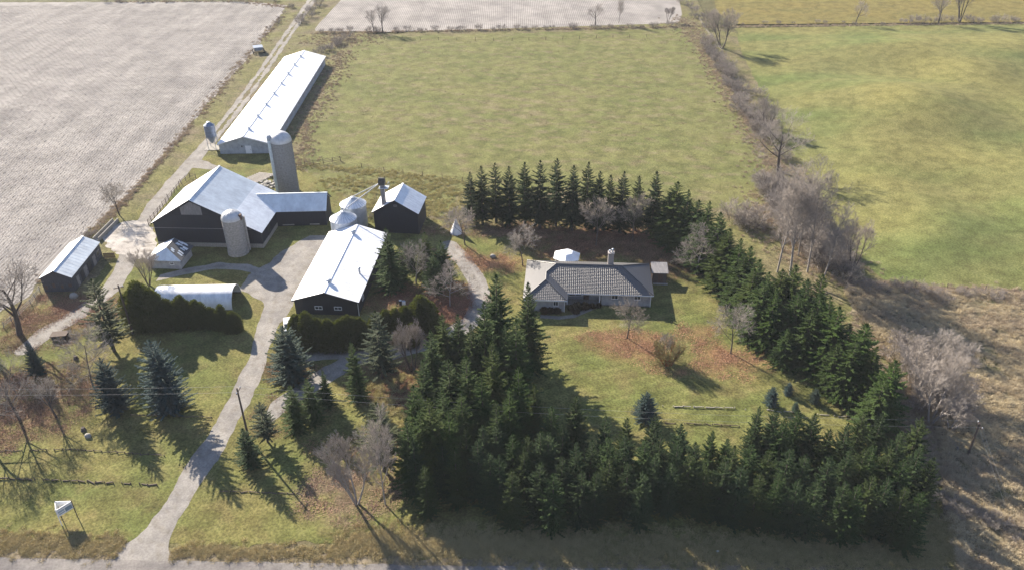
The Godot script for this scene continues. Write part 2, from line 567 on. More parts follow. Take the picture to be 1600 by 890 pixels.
# ------------------------------------------------------------------ buildings
# roof outline w x l (front edge at z = 0, back at z = -l), walls set in under the eaves
func gable(root: Node3D, w: float, l: float, eL: float, eR: float, ridge: float, off: float, wall: Material, left: Array, right: Array, o := {}) -> void:
	var ov: float = o.get("over", 0.35)
	var t := 0.14
	var lo: float = o.get("floor", 0.0)
	var hL := func(x): return lerpf(eL, ridge, (x + w * 0.5) / (off + w * 0.5)) - t * 1.1
	var hR := func(x): return lerpf(ridge, eR, (x - off) / (w * 0.5 - off)) - t * 1.1
	var xl := -w * 0.5 + ov
	var xr := w * 0.5 - ov
	var end := PackedVector2Array([Vector2(xl, lo), Vector2(xl, hL.call(xl)), Vector2(off, ridge - t * 1.2), Vector2(xr, hR.call(xr)), Vector2(xr, lo)])
	for z in [-ov, -l + ov + 0.2]:
		var mb := MB.new()
		mb.prism(end, z - 0.2, z)
		part("end_wall", mb, wall, root)
	for s in [[xl, hL.call(xl), 1.0], [xr, hR.call(xr), -1.0]]:
		var mb := MB.new()
		var h: float = s[1]
		mb.box(Vector3(s[0] + s[2] * 0.1, (h + lo) * 0.5 - 0.01, -l * 0.5), Vector3(0.2, h - lo - 0.02, l - 2 * ov - 0.404))
		part("side_wall", mb, wall, root)
	for side in [0, 1]:
		var bands: Array = left if side == 0 else right
		var x1 := -w * 0.5 if side == 0 else w * 0.5
		var e := eL if side == 0 else eR
		var f0 := 0.0
		for k in bands.size():
			var f1: float = bands[k][1]
			var mb := MB.new()
			var lift := 0.003 * k
			var p := func(f, z): return Vector3(lerpf(off, x1, f), lerpf(ridge, e, f) + lift, z)
			# laid in sheets across the slope, each with its own low seam
			mb.slab(p.call(f0, 0.0), p.call(f1, 0.0), p.call(f1, -l), p.call(f0, -l), t)
			var slope := part("roof_slope", mb, bands[k][0], root)
			var seams := MB.new()
			var cnt := int(l / 0.9)
			for q in range(1, cnt):
				var z := -l * q / cnt
				seams.beam(p.call(f0, z) + Vector3.UP * 0.004, p.call(f1, z) + Vector3.UP * 0.004, 0.05, 0.024)
			part("seams", seams, bands[k][0], slope).set_meta("kind", "stuff")
			f0 = f1
	var cap := MB.new()
	cap.beam(Vector3(off, ridge + 0.02, 0.02), Vector3(off, ridge + 0.02, -l - 0.02), 0.34, 0.07)
	part("ridge_cap", cap, o.get("cap", left[0][0]), root)
	for s in [-1, 1]:
		var tr := MB.new()
		tr.beam(Vector3(s * w * 0.5, (eL if s < 0 else eR) - 0.14, 0.03), Vector3(off, ridge - 0.14, 0.03), 0.05, 0.22)
		part("barge_board", tr, o.get("barge", wall), root)

func pane(root: Node3D, at: Vector3, size: Vector2, turn := 0.0, frame: Material = null, called := "window") -> void:
	var f := MB.new()
	f.xf = Transform3D(Basis(Vector3.UP, turn), at)
	var b := 0.09
	f.box(Vector3(0, size.y * 0.5, 0.03), Vector3(size.x + 2 * b, b, 0.1)); f.box(Vector3(0, -size.y * 0.5, 0.03), Vector3(size.x + 2 * b, b, 0.12))
	for s in [-1, 0, 1]: f.box(Vector3(s * (size.x * 0.5 + b * 0.5) , 0, 0.028), Vector3(b if s else b * 0.6, size.y - b, 0.09))
	var w := part(called, f, frame if frame else M.trim, root)
	var g := MB.new()
	g.xf = f.xf
	g.box(Vector3(0, 0, 0.012), Vector3(size.x, size.y - b, 0.03))
	part("glass_pane", g, M.glass, w)

func door(root: Node3D, at: Vector3, size: Vector2, turn: float, m: Material) -> void:
	var b := MB.new()
	b.xf = Transform3D(Basis(Vector3.UP, turn), at)
	b.box(Vector3(0, size.y * 0.5, 0.03), Vector3(size.x, size.y, 0.08))
	var d := part("door", b, m, root)
	var h := MB.new()
	h.xf = b.xf
	h.box(Vector3(size.x * 0.38, size.y * 0.48, 0.1), Vector3(0.06, 0.2, 0.06))
	part("handle", h, M.dark, d)

func build_farm() -> void:
	# --- machine shed with the white roof
	var shop := thing("machine_shed", "black machine shed with a long white metal roof behind the cedar hedge", "shed", Vector3(-31.99, 0, -116.73), deg_to_rad(-4.12))
	gable(shop, 11.75, 24.93, 2.95, 2.95, 4.75, 0.0, M.black_board, [[M.white_roof, 1.0]], [[M.white_roof, 1.0]])
	for x in [-1.4, 2.0]: pane(shop, Vector3(x, 1.4, -0.35), Vector2(1.15, 0.6))
	pane(shop, Vector3(5.53, 1.5, -3.8), Vector2(1.0, 0.7), PI / 2)
	for z in [-3.4, -21.4]:
		var v := MB.new()
		v.xf = Transform3D(Basis(), Vector3(0, 4.7, z))
		v.lathe([Vector2(0.28, -0.1), Vector2(0.28, 0.2), Vector2(0.48, 0.3), Vector2(0.5, 0.45), Vector2(0.38, 0.68), Vector2(0.0, 0.76)], 14)
		part("roof_vent", v, M.galvanised, shop)
	var pipe := MB.new()
	pipe.xf = Transform3D(Basis(), Vector3(4.1, 3.2, -8.6))
	pipe.lathe([Vector2(0.17, 0.0), Vector2(0.17, 1.35), Vector2(0.3, 1.4), Vector2(0.0, 1.6)], 10)
	part("stove_pipe", pipe, M.grey_metal, shop)
	var dn := MB.new()
	dn.tube([Vector3(5.56, 0.05, -0.28), Vector3(5.56, 2.75, -0.28)], [0.06, 0.06], 6)
	part("downpipe", dn, M.trim, shop)
	# --- poultry barn
	var pb := thing("poultry_barn", "very long low grey barn with a white roof and a row of ridge chimneys", "barn", Vector3(-65.87, 0, -189.19), deg_to_rad(0.74))
	gable(pb, 13.5, 75.63, 2.65, 2.65, 4.65, 0.0, M.grey_metal, [[M.white_roof, 1.0]], [[M.white_roof, 1.0]], {"barge": M.trim})
	for k in 8:
		var v := MB.new()
		var z := -5.5 - k * 9.1
		v.box(Vector3(0.05, 4.9, z), Vector3(0.5, 0.45, 0.5)); v.box(Vector3(0.05, 5.17, z), Vector3(0.66, 0.08, 0.66))
		part("ridge_chimney", v, M.pale_roof, pb)
	door(pb, Vector3(0.75, 0.02, -0.35), Vector2(1.5, 2.05), 0.0, M.trim)
	var lamp := MB.new()
	lamp.box(Vector3(-0.75, 1.95, -0.25), Vector3(0.25, 0.3, 0.2))
	part("wall_fan", lamp, M.dark, pb)
	for k in 12:
		var q := MB.new()
		q.box(Vector3(6.42, 1.55, -6.0 - k * 5.8), Vector3(0.12, 0.9, 3.6))
		part("side_inlet", q, M.siding, pb)
	var po := MB.new()
	po.slab(Vector3(6.3, 2.55, -1.3), Vector3(9.2, 2.2, -1.3), Vector3(9.2, 2.2, -4.2), Vector3(6.3, 2.55, -4.2), 0.1)
	part("porch_roof", po, M.white_roof, pb)
	for z in [-1.5, -4.0]:
		var pp := MB.new()
		pp.box(Vector3(9.0, 1.05, z), Vector3(0.14, 2.1, 0.14))
		part("porch_post", pp, M.trim, pb)
	# --- feed bin beside it
	var fb := thing("feed_bin", "blue grey feed bin on legs beside the long white roofed barn", "feed bin", Vector3(-75.3, 0, -193.6))
	var c := MB.new()
	c.lathe([Vector2(0.25, 1.3), Vector2(1.25, 3.0), Vector2(1.3, 3.05), Vector2(1.3, 6.0), Vector2(0.35, 6.75)], 20)
	for k in 4: c.lathe([Vector2(1.3, 3.3 + k * 0.75), Vector2(1.335, 3.34 + k * 0.75), Vector2(1.3, 3.38 + k * 0.75)], 20)
	part("tank", c, M.feed_blue, fb)
	var lid := MB.new()
	lid.lathe([Vector2(0.38, 6.7), Vector2(0.42, 6.85), Vector2(0.0, 6.95)], 14)
	part("lid", lid, M.galvanised, fb)
	for k in 4:
		var a := TAU * (k + 0.5) / 4
		var g := MB.new()
		g.tube([Vector3(cos(a) * 1.34, 0, sin(a) * 1.34), Vector3(cos(a) * 1.34, 3.6, sin(a) * 1.34)], [0.07, 0.07], 6)
		part("leg", g, M.grey_metal, fb)
	var ld := MB.new()
	for s in [-0.22, 0.22]: ld.beam(Vector3(1.42, 0.6, s), Vector3(1.42, 6.4, s), 0.05, 0.05)
	for k in 18: ld.beam(Vector3(1.42, 0.8 + k * 0.31, -0.22), Vector3(1.42, 0.8 + k * 0.31, 0.22), 0.03, 0.03)
	part("ladder", ld, M.grey_metal, fb)
	var pad := MB.new()
	pad.box(Vector3(0, 0.05, 0), Vector3(3.6, 0.1, 3.6))
	part("concrete_pad", pad, M.stone, fb)
	# --- small weathered barn at the field's edge
	var sb := thing("small_barn", "small weathered dark barn with pale metal roof at the corner of the stubble", "barn", Vector3(-82.14, 0, -125.18), deg_to_rad(2.26))
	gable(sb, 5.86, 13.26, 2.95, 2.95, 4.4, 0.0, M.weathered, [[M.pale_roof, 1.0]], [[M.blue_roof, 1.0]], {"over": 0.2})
	for d in [[-2.2, 0.95, M.grey_board], [-4.0, 1.0, M.dark], [-5.6, 1.3, M.grey_board], [-7.4, 1.4, M.dark], [-9.6, 1.2, M.grey_board]]:
		door(sb, Vector3(2.73, 0.02, d[0]), Vector2(d[1], 2.0), PI / 2, d[2])
	pane(sb, Vector3(2.73, 1.5, -11.6), Vector2(1.0, 1.0), PI / 2, M.grey_board)
	for k in 7:
		var pt := MB.new()
		pt.box(Vector3(-2.2 + k * 0.72 , 0.9 + 0.7 * rng.randf(), -0.17), Vector3(0.3 + 0.3 * rng.randf(), 0.5 + 0.9 * rng.randf(), 0.05))
		part("board_patch", pt, M.weathered if k % 2 else M.wood, sb)
	# --- the main barn
	var mbn := thing("main_barn", "large black barn with pale blue metal roof and a grey gable patch", "barn", Vector3(-59.76, 0, -141.35), deg_to_rad(-3.5))
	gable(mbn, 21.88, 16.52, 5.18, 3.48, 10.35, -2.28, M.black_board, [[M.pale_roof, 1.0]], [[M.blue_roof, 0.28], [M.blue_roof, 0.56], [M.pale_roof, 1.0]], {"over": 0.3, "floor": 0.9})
	var fd := MB.new()
	fd.box(Vector3(0, 0.45, -0.42), Vector3(21.3, 0.9, 0.34)); fd.box(Vector3(0, 0.45, -16.1), Vector3(21.3, 0.9, 0.34))
	fd.box(Vector3(-10.52, 0.45, -8.26), Vector3(0.34, 0.9, 15.3)); fd.box(Vector3(10.52, 0.45, -8.26), Vector3(0.34, 0.9, 15.3))
	part("stone_footing", fd, M.stone, mbn)
	var gp := MB.new()                      # bare grey boards under the peak
	for k in 14:
		var x := -4.35 + k * 0.3
		var top := lerpf(5.18, 10.35, (x + 10.94) / 8.66) if x < -2.28 else lerpf(10.35, 3.48, (x + 2.28) / 13.22)
		gp.box(Vector3(x, (top - 0.5 + 7.05) * 0.5, -0.26), Vector3(0.28, top - 0.5 - 7.05, 0.05 + 0.02 * (k % 2)))
	part("gable_patch", gp, M.grey_board, mbn)
	for y in [4.1, 7.0]:
		var bt := MB.new()
		bt.box(Vector3(-2.5 if y > 5 else -0.5, y, -0.27), Vector3(11.0 if y > 5 else 20.6, 0.09, 0.07))
		part("cross_board", bt, M.grey_board if y < 5 else M.black_board, mbn)
	door(mbn, Vector3(10.64, 0.1, -12.6), Vector2(4.2, 3.0), PI / 2, M.grey_board)
	door(mbn, Vector3(10.64, 0.9, -4.6), Vector2(1.6, 2.0), PI / 2, M.dark)
	# --- its low wing
	var wing := thing("barn_wing", "long low black wing with a blue metal roof reaching from the large barn", "barn", Vector3(-38.3, 0, -150.3), deg_to_rad(92.0))
	gable(wing, 6.9, 14.6, 3.45, 3.45, 6.0, 0.0, M.black_board, [[M.blue_roof, 1.0]], [[M.blue_roof, 1.0]], {"over": 0.3, "cap": M.blue_roof})
	wing.position = Vector3(-38.2, 0, -153.7)
	for x in [[-2.8, 2.0], [-8.2, 2.4]]:
		var sill := MB.new()
		sill.box(Vector3(-3.26, 0.35, x[0]), Vector3(0.14, 0.2, x[1]))
		part("concrete_sill", sill, M.stone, wing)
	# --- grain elevator barn
	var ev := thing("elevator_barn", "tall square black barn with a white roof and an elevator leg", "barn", Vector3(-23.38, 0, -146.44), deg_to_rad(-6.5))
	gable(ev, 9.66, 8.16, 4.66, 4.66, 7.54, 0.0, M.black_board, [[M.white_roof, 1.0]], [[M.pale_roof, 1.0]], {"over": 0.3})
	pane(ev, Vector3(0.1, 6.2, -0.3), Vector2(0.5, 0.3), 0.0, M.grey_board)
	var leg := MB.new()
	leg.box(Vector3(-2.4, 7.8, -1.2), Vector3(0.75, 5.4, 0.9))
	part("elevator_leg", leg, M.grey_board, ev)
	var head := MB.new()
	head.box(Vector3(-2.45, 10.9, -1.2), Vector3(1.25, 1.0, 1.1)); head.tube([Vector3(-3.0, 11.3, -1.2), Vector3(-1.9, 11.3, -1.2)], [0.5, 0.5], 12)
	part("elevator_head", head, M.dark, ev)
	var plat := MB.new()
	plat.box(Vector3(-2.1, 9.75, -1.2), Vector3(1.9, 0.1, 1.5))
	for s in [-1.0, 1.0]: plat.beam(Vector3(-1.2, 9.8, -1.2 + s * 0.7), Vector3(-1.2, 10.7, -1.2 + s * 0.7), 0.05, 0.05)
	plat.beam(Vector3(-1.2, 10.7, -1.9), Vector3(-1.2, 10.7, -0.5), 0.05, 0.05)
	part("platform", plat, M.galvanised, ev)
	# --- two grain bins with spouts from the leg
	for s in [["grain_bin", Vector3(-33.4, 0, -144.2), 2.55, 4.9, "round galvanised grain bin with a white cone roof, touching the machine shed gable"], ["grain_bin", Vector3(-32.4, 0, -150.3), 2.6, 5.1, "round galvanised grain bin with a white cone roof, farther from the machine shed"]]:
		var gb := thing(s[0], s[4], "grain bin", s[1])
		var body := MB.new()
		var R: float = s[2]
		var Hh: float = s[3]
		var prof := []
		for k in 45: prof.append(Vector2(R + (0.02 if k % 2 else 0.0), Hh * k / 44.0))
		body.lathe(prof, 36)
		part("wall", body, M.galvanised, gb)
		var cone := MB.new()
		cone.lathe([Vector2(R + 0.12, Hh - 0.05), Vector2(0.4, Hh + 1.25), Vector2(0.4, Hh + 1.45), Vector2(0.0, Hh + 1.55)], 36)
		var roof := part("cone_roof", cone, M.bin_cone, gb)
		var ribs := MB.new()
		for k in 24:
			var a := TAU * k / 24
			ribs.beam(Vector3(cos(a) * (R + 0.1), Hh - 0.02, sin(a) * (R + 0.1)), Vector3(cos(a) * 0.4, Hh + 1.3, sin(a) * 0.4), 0.1, 0.07)
		part("roof_ribs", ribs, M.galvanised, roof).set_meta("kind", "stuff")
		var sp := MB.new()
		var to := ev.transform * Vector3(-2.9, 10.6, -1.2)
		sp.tube([Vector3(0, Hh + 1.45, 0), to - Vector3(s[1])], [0.1, 0.1], 8)
		part("spout", sp, M.grey_metal, gb)
	# --- silos
	var s1 := thing("silo", "short pale concrete silo with a shiny domed cap before the large barn", "silo", Vector3(-53.6, 0, -139.3))
	var cy := MB.new()
	cy.lathe([Vector2(2.03, 0.0), Vector2(2.03, 0.75), Vector2(1.95, 0.8), Vector2(1.95, 7.55)], 32)
	part("shaft", cy, M.silo_concrete, s1)
	var hp := MB.new()
	for k in 12: hp.lathe([Vector2(1.95, 1.1 + k * 0.52), Vector2(1.975, 1.12 + k * 0.52), Vector2(1.95, 1.14 + k * 0.52)], 32)
	part("hoops", hp, M.silo_concrete, s1)
	var dm := MB.new()
	var pr := []
	for k in 9:
		var a := k / 8.0 * PI / 2
		pr.append(Vector2(2.0 * cos(a), 7.5 + 1.65 * sin(a)))
	dm.lathe(pr, 28)
	var dome := part("dome", dm, M.dome, s1)
	var rb := MB.new()
	for k in 14:
		var a := TAU * k / 14
		for j in 6:
			var b0 := j / 6.0 * PI / 2
			var b1 := (j + 1) / 6.0 * PI / 2
			rb.beam(Vector3(cos(a) * cos(b0) * 2.0, 7.5 + 1.65 * sin(b0), sin(a) * cos(b0) * 2.0), Vector3(cos(a) * cos(b1) * 2.0, 7.5 + 1.65 * sin(b1), sin(a) * cos(b1) * 2.0), 0.07, 0.06)
	part("dome_ribs", rb, M.dome, dome).set_meta("kind", "stuff")
	var hat := MB.new()
	hat.box(Vector3(1.75, 7.9, 0.35), Vector3(0.55, 1.1, 0.7))
	part("hatch", hat, M.brown_wood, s1)
	var ch1 := MB.new()
	ch1.tube([Vector3(2.05, 0.3, -0.5), Vector3(2.05, 7.6, -0.5)], [0.28, 0.28], 8)
	part("chute", ch1, M.silo_concrete, s1)
	var s2 := thing("silo", "tall dark stave silo with a grey dome and pale chute behind the wing", "silo", Vector3(-50.0, 0, -167.0))
	var cy2 := MB.new()
	cy2.lathe([Vector2(2.25, 0.0), Vector2(2.25, 12.2)], 36)
	part("shaft", cy2, M.silo_dark, s2)
	var hp2 := MB.new()
	for k in 22: hp2.lathe([Vector2(2.25, 0.5 + k * 0.54), Vector2(2.285, 0.53 + k * 0.54), Vector2(2.25, 0.56 + k * 0.54)], 36)
	part("hoops", hp2, M.silo_dark, s2)
	var pr2 := []
	for k in 9:
		var a := k / 8.0 * PI / 2
		pr2.append(Vector2(2.3 * cos(a), 12.15 + 2.2 * sin(a)))
	var dm2 := MB.new()
	dm2.lathe(pr2, 32)
	part("dome", dm2, M.dome, s2)
	var ch := MB.new()
	ch.xf = Transform3D(Basis(), Vector3(-2.35, 0, 0.5))
	ch.lathe([Vector2(0.5, 0.0), Vector2(0.5, 12.6)], 12)
	part("chute", ch, M.chute, s2)
	var ct := MB.new()
	ct.xf = ch.xf
	ct.lathe([Vector2(0.52, 12.5), Vector2(0.52, 13.3), Vector2(0.3, 13.7), Vector2(0.0, 13.75)], 12)
	part("chute_cap", ct, M.grey_metal, s2)
	# --- milk house, a low hip roof before the barn
	var mh := thing("milk_house", "small pale milk house with a patched hip roof in front of the large barn", "shed", Vector3(-65.7, 0, -132.9), deg_to_rad(-4.0))
	var wl := MB.new()
	wl.box(Vector3(0, 1.0, -2.9), Vector3(6.0, 2.0, 5.2))
	part("wall", wl, M.siding, mh)
	var A := Vector3(-3.5, 1.95, 0.1)
	var B := Vector3(3.5, 1.95, 0.1)
	var C := Vector3(3.5, 1.95, -5.9)
	var D := Vector3(-3.5, 1.95, -5.9)
	var r0 := Vector3(0, 3.6, -2.2)
	var r1 := Vector3(0, 3.6, -5.9)
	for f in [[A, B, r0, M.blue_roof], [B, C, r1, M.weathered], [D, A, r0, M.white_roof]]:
		var rf := MB.new()
		if f[0] == A: rf.slab(f[0], f[1], f[2], f[2] + Vector3(-0.001, 0, 0), 0.1)
		elif f[0] == B: rf.slab(B, C, r1, r0, 0.1)
		else: rf.slab(D, A, r0, r1, 0.1)
		part("roof_slope", rf, f[3], mh)
	for k in 16:
		var st := MB.new()
		var u := rng.randf()
		var w0 := rng.randf_range(0.1, 0.6)
		var a := B.lerp(C, 0.08 + 0.84 * u)
		var b := r0.lerp(r1, 0.08 + 0.84 * u)
		st.beam(a.lerp(b, w0) + Vector3.UP * 0.05, a.lerp(b, w0 + rng.randf_range(0.12, 0.35)) + Vector3.UP * 0.05, 0.28, 0.03)
		part("roof_patch", st, M.pale_roof if k % 2 else M.blue_roof, mh)
	pane(mh, Vector3(1.4, 1.2, -0.3), Vector2(0.6, 0.5))
	# --- fabric quonset behind the cedars
	var q := thing("quonset_shelter", "white half round fabric shelter open at one end behind the cedars", "shelter", Vector3(-48.9, 0, -121.5), deg_to_rad(1.0))
	var skin := MB.new()
	var inner := 12
	for k in inner:
		var a0 := PI * k / inner
		var a1 := PI * (k + 1) / inner
		var R := 3.0
		var p0 := Vector3(0, sin(a0) * 3.15, cos(a0) * R)
		var p1 := Vector3(0, sin(a1) * 3.15, cos(a1) * R)
		var m0 := Vector3(0, sin(a0), cos(a0))
		var m1 := Vector3(0, sin(a1), cos(a1))
		for j in 9:
			var x0 := -13.6 * j / 9.0
			var x1 := -13.6 * (j + 1) / 9.0
			var X0 := Vector3(x0, 0, 0)
			var X1 := Vector3(x1, 0, 0)
			skin.stri(p0 + X1, p1 + X1, p1 + X0, m0, m1, m1); skin.stri(p0 + X1, p1 + X0, p0 + X0, m0, m1, m0)
			var i0 := -m0 * 0.06
			var i1 := -m1 * 0.06
			skin.stri(p0 + X0 + i0, p1 + X0 + i1, p1 + X1 + i1, -m0, -m1, -m1); skin.stri(p0 + X0 + i0, p1 + X1 + i1, p0 + X1 + i0, -m0, -m1, -m0)
		skin.quad(p0, p1, p1 - m1 * 0.06, p0 - m0 * 0.06)
	part("cover", skin, M.canvas, q)
	for j in 7:
		var hoop := MB.new()
		var pts := []
		var rr := []
		for k in 13:
			var a := PI * k / 12
			pts.append(Vector3(-0.05 - j * 2.25, sin(a) * 3.06, cos(a) * 2.91)); rr.append(0.05)
		hoop.tube(pts, rr, 5)
		part("hoop", hoop, M.galvanised, q)
	var endw := MB.new()
	var ep := PackedVector2Array()
	for k in 13: ep.append(Vector2(cos(PI * k / 12) * 2.9, sin(PI * k / 12) * 3.05))
	endw.xf = Transform3D(Basis(Vector3.UP, PI / 2), Vector3(-13.5, 0, 0))
	endw.prism(ep, -0.03, 0.03)
	part("end_panel", endw, M.canvas, q)
	var tim := MB.new()
	for z in [-2.96, 2.96]: tim.box(Vector3(-6.8, 0.12, z), Vector3(13.6, 0.24, 0.2))
	part("base_timber", tim, M.wood, q)

# one face of the tiled roof: polygon, eave direction and upslope direction
func tile_face(mb: MB, under: MB, p: Array, eave: Vector3, up: Vector3) -> void:
	var o: Vector3 = p[0]
	var nrm := eave.cross(up).normalized()
	if nrm.y < 0: nrm = -nrm
	var q := PackedVector2Array()
	for x in p: q.append(Vector2((x - o).dot(eave), (x - o).dot(up)))
	var tri := Geometry2D.triangulate_polygon(q)
	for i in range(0, tri.size(), 3):
		under.tri(p[tri[i]], p[tri[i + 1]], p[tri[i + 2]])
		under.tri(p[tri[i]] - nrm * 0.12, p[tri[i + 2]] - nrm * 0.12, p[tri[i + 1]] - nrm * 0.12)
	for i in p.size():
		var a: Vector3 = p[i]
		var b: Vector3 = p[(i + 1) % p.size()]
		under.quad(a, b, b - nrm * 0.12, a - nrm * 0.12)
	var tmax := 0.0
	for x in q: tmax = maxf(tmax, x.y)
	var rows := int(tmax / 0.3)
	var ch := tmax / rows
	for r in rows:
		var tm := (r + 0.5) * ch
		var u0 := 1e9
		var u1 := -1e9
		for i in q.size():
			var a := q[i]
			var b := q[(i + 1) % q.size()]
			if (a.y > tm) != (b.y > tm):
				var u := a.x + (b.x - a.x) * (tm - a.y) / (b.y - a.y)
				u0 = minf(u0, u); u1 = maxf(u1, u)
		var k0 := int(floor(u0 / 0.36))
		var k1 := int(ceil(u1 / 0.36))
		for k in range(k0, k1):
			var a := maxf(k * 0.36, u0)
			var b := minf((k + 1) * 0.36, u1)
			if b - a < 0.04: continue
			var w := b - a
			var prof := [[0.0, 0.0], [0.12, 0.03], [0.5, 0.034], [0.88, 0.03], [1.0, 0.0]]
			for j in 4:
				var x0: float = a + w * prof[j][0]
				var x1: float = a + w * prof[j][0 + 0] if false else a + w * prof[j + 1][0]
				var h0: float = prof[j][1]
				var h1: float = prof[j + 1][1]
				var t0 := r * ch - 0.03
				var t1 := (r + 1) * ch
				var A := o + eave * x0 + up * t0 + nrm * (h0 + 0.06)
				var B := o + eave * x1 + up * t0 + nrm * (h1 + 0.06)
				var C := o + eave * x1 + up * t1 + nrm * (h1 + 0.012)
				var D := o + eave * x0 + up * t1 + nrm * (h0 + 0.012)
				mb.quad(A, D, C, B)
				mb.quad(o + eave * x0 + up * t0, A, B, o + eave * x1 + up * t0)

func build_house() -> void:
	var h := thing("bungalow", "grey sided bungalow with a dark tiled hip roof, chimney and garage wing", "house", Vector3(1.9, 0, -117.4), deg_to_rad(-4.2))
	var W := 22.4
	var zf := -2.45
	var zb := -13.25
	var g := 7.5
	var e := 2.6
	var s := 0.47
	var half := (zf - zb) * 0.5
	var top := e + half * s
	var gt := e + g * 0.5 * s
	var gFL := Vector3(0, e, 0)
	var gFR := Vector3(g, e, 0)
	var A1 := Vector3(g * 0.5, gt, -g * 0.5)
	var A2 := Vector3(g * 0.5, gt, zf - g * 0.5)
	var V := Vector3(g, e, zf)
	var FR := Vector3(W, e, zf)
	var BR := Vector3(W, e, zb)
	var BL := Vector3(0, e, zb)
	var rL := Vector3(half, top, zf - half)
	var rR := Vector3(W - half, top, zf - half)
	var upx := Vector3(1, s, 0).normalized()
	var upnx := Vector3(-1, s, 0).normalized()
	var upz := Vector3(0, s, -1).normalized()
	var upnz := Vector3(0, s, 1).normalized()
	for f in [[[gFL, A1, A2, rL, BL], Vector3(0, 0, -1), upx], [[FR, V, A2, rL, rR], Vector3(1, 0, 0), upz], [[gFL, gFR, A1], Vector3(1, 0, 0), upz], [[gFR, V, A2, A1], Vector3(0, 0, 1), upnx], [[FR, BR, rR], Vector3(0, 0, 1), upnx], [[BR, BL, rL, rR], Vector3(1, 0, 0), upnz]]:
		var mb := MB.new()
		var under := MB.new()
		tile_face(mb, under, f[0], f[1], f[2])
		var face := part("roof_face", under, M.tile, h)
		part("roof_tiles", mb, M.tile, face).set_meta("kind", "stuff")
	for r in [[gFL, A1], [gFR, A1], [A1, A2], [rL, A2], [rL, rR], [FR, rR], [BR, rR], [BL, rL]]:
		var c := MB.new()
		c.tube([r[0] + Vector3.UP * 0.08, r[1] + Vector3.UP * 0.08], [0.12, 0.12], 7)
		part("ridge_tiles", c, M.tile, h)
	var ov := 0.45
	# walls, laid round the plan; the porch is set back between the garage and the bedrooms
	var walls := [[Vector2(ov, -ov), Vector2(g - ov, -ov)], [Vector2(g - ov, -ov), Vector2(g - ov, -4.6)], [Vector2(g - ov, -4.6), Vector2(13.6, -4.6)], [Vector2(13.6, -4.6), Vector2(13.6, zf - ov)], [Vector2(13.6, zf - ov), Vector2(W - ov, zf - ov)], [Vector2(W - ov, zf - ov), Vector2(W - ov, zb + ov)], [Vector2(W - ov, zb + ov), Vector2(ov, zb + ov)], [Vector2(ov, zb + ov), Vector2(ov, -ov)]]
	for w in walls:
		var mb := MB.new()
		var a := Vector3(w[0].x, 1.28, w[0].y)
		var b := Vector3(w[1].x, 1.28, w[1].y)
		mb.beam(a, b, 0.2, 2.56)
		part("wall", mb, M.siding, h)
	var ft := MB.new()
	ft.box(Vector3(g * 0.5, 0.12, -0.6), Vector3(g - 2 * ov + 0.24, 0.24, 0.5)); ft.box(Vector3(17.8, 0.12, zf - 0.6), Vector3(8.6, 0.24, 0.5))
	part("foundation", ft, M.stone, h)
	var gut := MB.new()
	for r in [[gFL, gFR], [gFR, V], [V, FR], [FR, BR]]: gut.beam(r[0] + Vector3(0, -0.1, 0.06), r[1] + Vector3(0, -0.1, 0.06), 0.12, 0.14)
	part("gutter", gut, M.trim, h)
	pane(h, Vector3(5.6, 1.75, -0.34), Vector2(0.75, 0.9))
	pane(h, Vector3(15.8, 1.85, zf - 0.34), Vector2(1.0, 0.75)); pane(h, Vector3(19.7, 1.85, zf - 0.34), Vector2(1.0, 0.75))
	pane(h, Vector3(9.0, 1.45, -4.48), Vector2(2.2, 1.3)); pane(h, Vector3(12.5, 1.5, -4.48), Vector2(1.4, 1.1))
	door(h, Vector3(10.9, 0.15, -4.48), Vector2(0.95, 2.1), 0.0, M.brown_wood)
	for x in [7.6, 13.2]:
		var post := MB.new()
		post.box(Vector3(x, 1.28, zf - 0.3), Vector3(0.16, 2.5, 0.16))
		part("porch_post", post, M.trim, h)
	var fl := MB.new()
	fl.box(Vector3(10.3, 0.08, -3.6), Vector3(6.2, 0.16, 1.9))
	part("porch_floor", fl, M.stone, h)
	for x in [g - ov + 0.06, W - ov + 0.06]:
		var dp := MB.new()
		var z0 := -ov + 0.16 if x < 10 else zf - ov + 0.16
		dp.tube([Vector3(x, 0.1, z0), Vector3(x, 2.45, z0)], [0.07, 0.07], 6)
		part("downpipe", dp, M.trim, h)
	var ch := MB.new()
	ch.box(Vector3(15.1, 5.6, -9.0), Vector3(1.0, 3.0, 0.9)); ch.box(Vector3(15.1, 7.15, -9.0), Vector3(1.16, 0.14, 1.06))
	var chim := part("chimney", ch, M.brick, h)
	for x in [14.85, 15.35]:
		var pot := MB.new()
		pot.xf = Transform3D(Basis(), Vector3(x, 7.2, -9.0))
		pot.lathe([Vector2(0.15, 0.0), Vector2(0.15, 0.4 if x < 15 else 0.65), Vector2(0.2, 0.45 if x < 15 else 0.7), Vector2(0.0, 0.5 if x < 15 else 0.8)], 10)
		part("flue", pot, M.galvanised, chim)
	# walk and planting bed edge before the porch
	var walk := MB.new()
	walk.col = Color(0.3, 0.28, 0.25)
	var line := [Vector3(3.0, 0.03, 1.2), Vector3(6.2, 0.03, 1.5), Vector3(8.6, 0.03, 0.9), Vector3(10.8, 0.03, -0.9), Vector3(12.6, 0.03, -2.4), Vector3(13.2, 0.03, -3.2)]
	for i in line.size() - 1: walk.beam(line[i], line[i + 1] + (line[i + 1] - line[i]).normalized() * 0.3, 0.95, 0.05 + 0.006 * i)
	var pw := solo("garden_path", walk, M.concrete_ground, "", "", Vector3(1.9, 0, -117.4), deg_to_rad(-4.2))
	pw.set_meta("kind", "structure")
